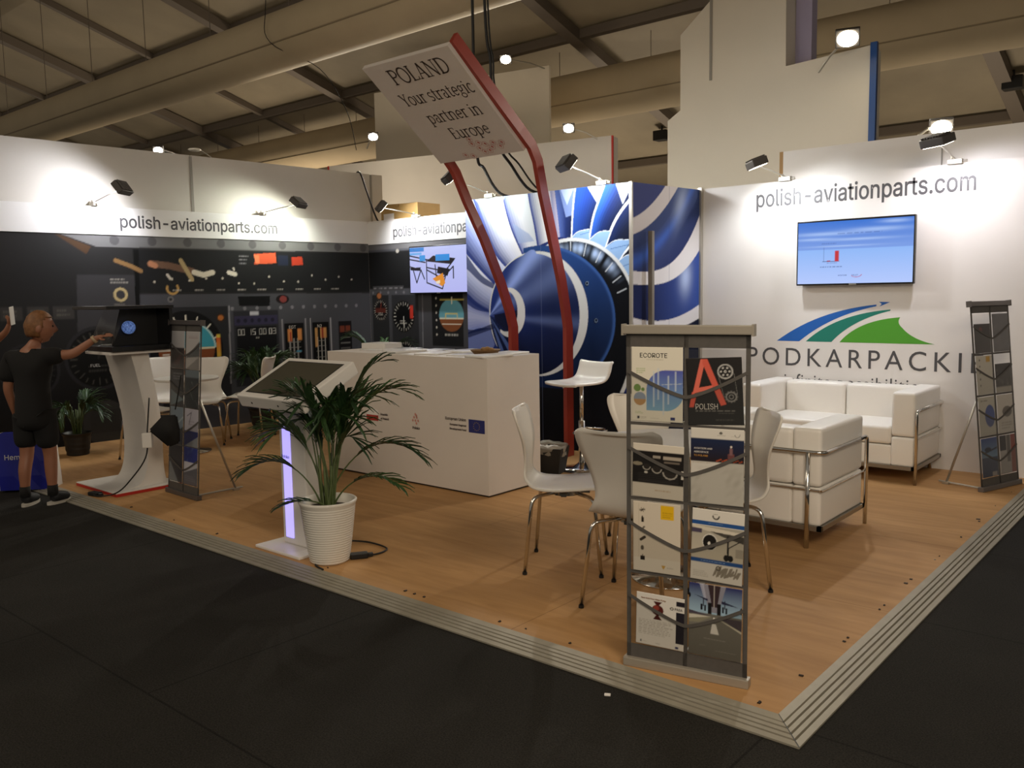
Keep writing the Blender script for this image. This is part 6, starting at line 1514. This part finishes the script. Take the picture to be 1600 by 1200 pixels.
def boy():
    t = thing('person', 'child in black T-shirt and black shorts reaching out to the display box', 'person', (-5.67, -.28, CARPET_Z), 0)
    f = Vector((-.5, .87, 0)).normalized(); r = Vector((f.y, -f.x, 0)); U = Vector((0, 0, 1))      # back to the aisle
    P = lambda a, b, z: r*a+f*b+U*z
    J, E = {}, []
    def j(k, p, *rad): J[k] = (*p, *rad)
    j('pel', P(0, 0, .74), .105, .08); j('waist', P(0, 0, .86), .09, .068); j('chest', P(0, .01, 1.02), .105, .075); j('ub', P(0, 0, 1.12), .085, .062); j('neck', P(.01, .02, 1.19), .045, .045); j('hd', P(.035, .045, 1.25), .045, .05)
    E += [('pel', 'waist'), ('waist', 'chest'), ('chest', 'ub'), ('ub', 'neck'), ('neck', 'hd')]
    for sgn, k, fx in ((-1, 'l', -.03), (1, 'r', .05)):
        j(k+'hip', P(sgn*.075, 0, .68), .075); j(k+'kn', P(sgn*.08, fx*.6+.01, .385), .05); j(k+'calf', P(sgn*.08, fx-.015, .27), .048); j(k+'an', P(sgn*.085, fx-.02, .085), .03); j(k+'toe', P(sgn*.1, fx+.1, .045), .028)
        E += [('pel', k+'hip'), (k+'hip', k+'kn'), (k+'kn', k+'calf'), (k+'calf', k+'an'), (k+'an', k+'toe')]
    # left arm hangs, right arm reaches forward to the display
    j('lsh', P(-.145, 0, 1.125), .048); j('lel', P(-.185, -.03, .88), .036); j('lwr', P(-.18, .03, .68), .025); E += [('ub', 'lsh'), ('lsh', 'lel'), ('lel', 'lwr')]
    ad = Vector((.10, .14, .12)); sh = P(.15, .0, 1.13); el = sh+Vector((.11, .13, .0)); w = el+ad
    j('rsh', sh, .048); j('rel', el, .038); j('rwr', w, .024); E += [('ub', 'rsh'), ('rsh', 'rel'), ('rel', 'rwr')]
    hand(J, E, ('lwr', P(-.18, .03, .68)), P(.02, .1, -1), r*-1, .8, .45, 'lh')
    hand(J, E, ('rwr', w), Vector((.6, .72, .25)), Vector((.3, -.3, 1)), .8, .35, 'rh')
    b = skin('body', J, E, M_SKIN, t)
    bm = BM(); look = math.atan2(.25, .97)+PI/2
    look = math.atan2(.9, .3)+PI/2
    R = head_mesh(bm, P(.05, .06, 1.335), look, 1.06, .05)
    # join the head to the body mesh so the figure stays one surface
    hm = bpy.data.meshes.new('head'); bmesh.ops.recalc_face_normals(bm, faces=bm.faces); bm.to_mesh(hm); bm.free()
    bmj = BM(); bmj.from_mesh(b.data); bmj.from_mesh(hm); bmj.to_mesh(b.data); bmj.free(); bpy.data.meshes.remove(hm)
    b.data.polygons.foreach_set('use_smooth', [True]*len(b.data.polygons))
    eyes(R, 1.06, t)
    bm = BM(); g = bmesh.ops.create_uvsphere(bm, u_segments=32, v_segments=20, radius=1); rnd = random.Random(2)
    for v in g['verts']:
        x, y, z = v.co; q = Vector((x*.079, y*.1, z*.119))*1.06
        if z < 0: q.x *= 1-.3*z*z; q.y *= 1-.1*abs(z)
        q += q.normalized()*(.004*math.sin(x*31+z*17)*math.sin(y*27)); v.co = R @ q
    Ri = R.inverted()
    dl = [v for v in bm.verts if (lambda p: (p.y < -.035 and p.z < .062-.25*(p.y+.06)) or p.z < -.085 or (p.y < .0 and p.z < .0))(Ri @ v.co)]
    bmesh.ops.delete(bm, geom=dl, context='VERTS'); bmesh.ops.solidify(bm, geom=bm.faces[:], thickness=.01)
    obj('hair', bm, mat('brown_hair', '#7a5230', .6, noise=.25, scale=40), t, True)
    # T-shirt, shorts, socks, shoes
    J2 = {}; j2 = lambda k, p, *q: J2.__setitem__(k, (*p, *q))
    j2('a', P(0, -.005, .56), .175, .13); j2('m', P(0, -.005, .67), .175, .13); j2('b', P(0, 0, .80), .165, .125); j2('c', P(0, .01, .96), .16, .12); j2('d', P(0, 0, 1.10), .13, .09); j2('e', P(0, .005, 1.168), .06, .055)
    j2('ls', P(-.15, 0, 1.118), .082); j2('le', P(-.19, -.02, .92), .078); j2('rs', sh, .07); j2('re', sh.lerp(el, .75)+Vector((0, 0, -.005)), .075)
    skin('t_shirt', J2, [('a', 'm'), ('m', 'b'), ('b', 'c'), ('c', 'd'), ('d', 'e'), ('d', 'ls'), ('ls', 'le'), ('d', 'rs'), ('rs', 're')], mat('black_cotton', '#0c0b0b', .9), t)
    J3 = {'a': (*P(0, 0, .76), .13, .1), 'l1': (*P(-.075, 0, .66), .09, .1), 'l2': (*P(-.085, -.005, .42), .085), 'r1': (*P(.075, .01, .66), .09, .1), 'r2': (*P(.085, .02, .42), .085)}
    skin('shorts', J3, [('a', 'l1'), ('l1', 'l2'), ('a', 'r1'), ('r1', 'r2')], mat('black_shorts', '#0a0a0b', .85), t)
    for sgn, fx in ((-1, -.03), (1, .05)):
        a = P(sgn*.085, fx-.02, 0)
        bm = BM(); cyl(bm, a+U*.07, a+U*.15, .038, .037, n=16); obj('sock', bm, mat('black_sock', '#0f0e0e', .9), t, True)
        J4 = {'h': (*P(sgn*.085, fx-.045, .06), .048, .05), 'm': (*P(sgn*.092, fx+.03, .055), .05, .044), 't': (*P(sgn*.105, fx+.115, .04), .046, .032)}
        s = skin('shoe', J4, [('h', 'm'), ('m', 't')], mat('black_canvas', '#16171a', .7), t)
        bm = BM(); J5 = [(*P(sgn*.085, fx-.085, 0), 0)]
        ring = []
        ax = P(sgn*.02, .1, 0).normalized(); sx = Vector((ax.y, -ax.x, 0)); c0 = P(sgn*.093, fx+.04, 0)
        for k in range(24):
            q = 2*PI*k/24; ring.append((c0+ax*.112*math.cos(q)+sx*(.038-.004*math.cos(q))*math.sin(q)))
        lo = [bm.verts.new(p) for p in ring]; hi = [bm.verts.new(p+U*.02) for p in ring]
        bm.faces.new(lo[::-1]); bm.faces.new(hi)
        for k in range(24): bm.faces.new((lo[k], lo[(k+1) % 24], hi[(k+1) % 24], hi[k]))
        obj('sole', bm, mat('white_sole', '#b9b3a8', .6), s)
        bm = BM()
        for k in range(3): cyl(bm, P(sgn*.095-.025, fx+.02+.025*k, .083-.008*k), P(sgn*.095+.025, fx+.03+.025*k, .083-.008*k), .003, n=6)
        obj('laces', bm, mat('green_laces', '#5a7a3c', .7), s)
    bm = BM(); d = ad.normalized(); ww = w-d*.02
    g = bmesh.ops.create_cone(bm, cap_ends=False, segments=20, radius1=.03, radius2=.03, depth=.022, matrix=Matrix.Translation(ww) @ d.to_track_quat('Z', 'Y').to_matrix().to_4x4())
    bmesh.ops.solidify(bm, geom=bm.faces[:], thickness=.003); obj('wristband', bm, mat('pale_wristband', '#b09878', .5), t, True)
boy()

def bystander():
    t = thing('person', 'person in a dark red top holding up a white phone at the far left edge', 'person', (-6.68, -.55, CARPET_Z), 0)
    f = Vector((.75, .66, 0)).normalized(); r = Vector((f.y, -f.x, 0)); U = Vector((0, 0, 1)); P = lambda a, b, z: r*a+f*b+U*z
    J, E = {}, []
    def j(k, p, *rad): J[k] = (*p, *rad)
    j('pel', P(0, 0, .9), .125, .09); j('waist', P(0, 0, 1.05), .1, .08); j('chest', P(0, .01, 1.23), .12, .085); j('ub', P(0, 0, 1.36), .1, .07); j('neck', P(0, .01, 1.44), .045); j('hd', P(0, .02, 1.5), .05)
    E += [('pel', 'waist'), ('waist', 'chest'), ('chest', 'ub'), ('ub', 'neck'), ('neck', 'hd')]
    for s_, k, fx in ((-1, 'l', .04), (1, 'r', -.04)):
        j(k+'hip', P(s_*.09, 0, .84), .085); j(k+'kn', P(s_*.09, fx, .47), .055); j(k+'an', P(s_*.095, fx-.02, .09), .036); j(k+'toe', P(s_*.11, fx+.13, .04), .034); E += [('pel', k+'hip'), (k+'hip', k+'kn'), (k+'kn', k+'an'), (k+'an', k+'toe')]
    j('lsh', P(-.17, 0, 1.37), .05); j('lel', P(-.2, -.02, 1.1), .04); j('lwr', P(-.17, .1, .9), .028)
    el = Vector((.36, .12, 1.10)); wr = Vector((.60, .27, 1.30))
    j('rsh', P(.17, 0, 1.37), .05); j('rel', el, .04); j('rwr', wr, .026); E += [('ub', 'lsh'), ('lsh', 'lel'), ('lel', 'lwr'), ('ub', 'rsh'), ('rsh', 'rel'), ('rel', 'rwr')]
    hand(J, E, ('lwr', P(-.17, .1, .9)), P(0, .2, -1), r*-1, .95, .5, 'lh'); hand(J, E, ('rwr', wr), (.2, .25, 1), (.5, .5, -.2), .9, .8, 'rh')
    b = skin('body', J, E, mat('skin_dark', '#8a5a40', .5), t)
    bm = BM(); R = head_mesh(bm, P(0, .03, 1.6), math.atan2(f.y, f.x)+PI/2, 1.03)
    hm = bpy.data.meshes.new('head'); bm.to_mesh(hm); bm.free(); bmj = BM(); bmj.from_mesh(b.data); bmj.from_mesh(hm); bmj.to_mesh(b.data); bmj.free()
    b.data.polygons.foreach_set('use_smooth', [True]*len(b.data.polygons)); eyes(R, 1.03, t)
    bm = BM(); g = bmesh.ops.create_uvsphere(bm, u_segments=24, v_segments=16, radius=1); Ri = R.inverted()
    for v in g['verts']: v.co = R @ Vector((v.co.x*.082, v.co.y*.104+.004, v.co.z*.122+.004))
    bmesh.ops.delete(bm, geom=[v for v in bm.verts if (lambda p: (p.y < -.03 and p.z < .06) or p.z < -.09)(Ri @ v.co)], context='VERTS'); bmesh.ops.solidify(bm, geom=bm.faces[:], thickness=.01)
    obj('hair', bm, mat('black_hair', '#1a1412', .6), t, True)
    sh = P(.17, 0, 1.37)
    J2 = {'a': (*P(0, 0, .80), .175, .135), 'm': (*P(0, 0, .92), .175, .135), 'b': (*P(0, 0, 1.06), .15, .12), 'c': (*P(0, .01, 1.23), .14, .105), 'd': (*P(0, 0, 1.36), .11, .082), 'e': (*P(0, .005, 1.415), .06, .055), 'ls': (*P(-.17, 0, 1.37), .064), 'le': (*P(-.2, -.02, 1.12), .055), 'rs': (*sh, .064), 're': (*sh.lerp(el, .9), .058)}
    skin('top', J2, [('a', 'm'), ('m', 'b'), ('b', 'c'), ('c', 'd'), ('d', 'e'), ('d', 'ls'), ('ls', 'le'), ('d', 'rs'), ('rs', 're')], mat('dark_red_top', '#4a1f2a', .8), t)
    J3 = {'a': (*P(0, 0, .95), .165, .125), 'l1': (*P(-.09, 0, .8), .098), 'l2': (*P(-.09, .04, .47), .075), 'l3': (*P(-.095, .02, .12), .06), 'r1': (*P(.09, 0, .8), .098), 'r2': (*P(.09, -.04, .47), .075), 'r3': (*P(.095, -.06, .12), .06)}
    skin('trousers', J3, [('a', 'l1'), ('l1', 'l2'), ('l2', 'l3'), ('a', 'r1'), ('r1', 'r2'), ('r2', 'r3')], mat('dark_trousers', '#1b1a1e', .85), t)
    for s_, fx in ((-1, .04), (1, -.04)):
        skin('shoe', {'h': (*P(s_*.095, fx-.04, .045), .045, .045), 'm': (*P(s_*.105, fx+.06, .04), .046, .038), 't': (*P(s_*.115, fx+.15, .032), .04, .03)}, [('h', 'm'), ('m', 't')], M_BLACK, t)
    p = Vector((-6.68, -.55, CARPET_Z))+wr+Vector((.03, .035, .12))
    bm = BM(); box(bm, -.036, .036, -.004, .004, -.07, .07, .003); o = tag(obj('phone', bm, M_WHITE_GLOSS), 'white phone held up in a hand at the left edge', 'phone'); o.location = p; o.rotation_euler = (0, .1, math.radians(-40))
bystander()

def shopping_bag():
    t = thing('shopping_bag', 'glossy blue shopping bag standing on the platform edge behind the legs of the child', 'bag', (-6.27, -.12, -.012), math.radians(48))
    bm = BM(); box(bm, -.21, .21, -.07, .07, 0, .46)
    for v in bm.verts:
        if v.co.z > .3: v.co.y *= .45; v.co.x *= .94
    bmesh.ops.subdivide_edges(bm, edges=bm.edges[:], cuts=3, use_grid_fill=True); rnd = random.Random(4)
    for v in bm.verts:
        if .02 < v.co.z < .45: v.co += Vector((rnd.uniform(-.008, .008), rnd.uniform(-.008, .008), 0))
    obj('bag_body', bm, mat('blue_plastic', '#1a1f86', .3), t)
    for a, b in ((-.216, -.202), (.202, .216)):
        bm = BM(); box(bm, a, b, -.066, .066, .0, .46)
        for v in bm.verts:
            if v.co.z > .3: v.co.y *= .45; v.co.x *= .94
        obj('side_fold', bm, M_WHITE, t)
    for s in (-1, 1):
        bm = BM(); tube(bm, smooth_path([(-.09, s*.03, .45), (-.06, s*.03, .56), (.06, s*.03, .56), (.09, s*.03, .45)]), .006, 6); obj('handle', bm, mat('blue_plastic', '#1a1f86'), t, True)
    text_on(t, 'Hem', -.16, .25, .08, M_WHITE, y=-.078)
shopping_bag()
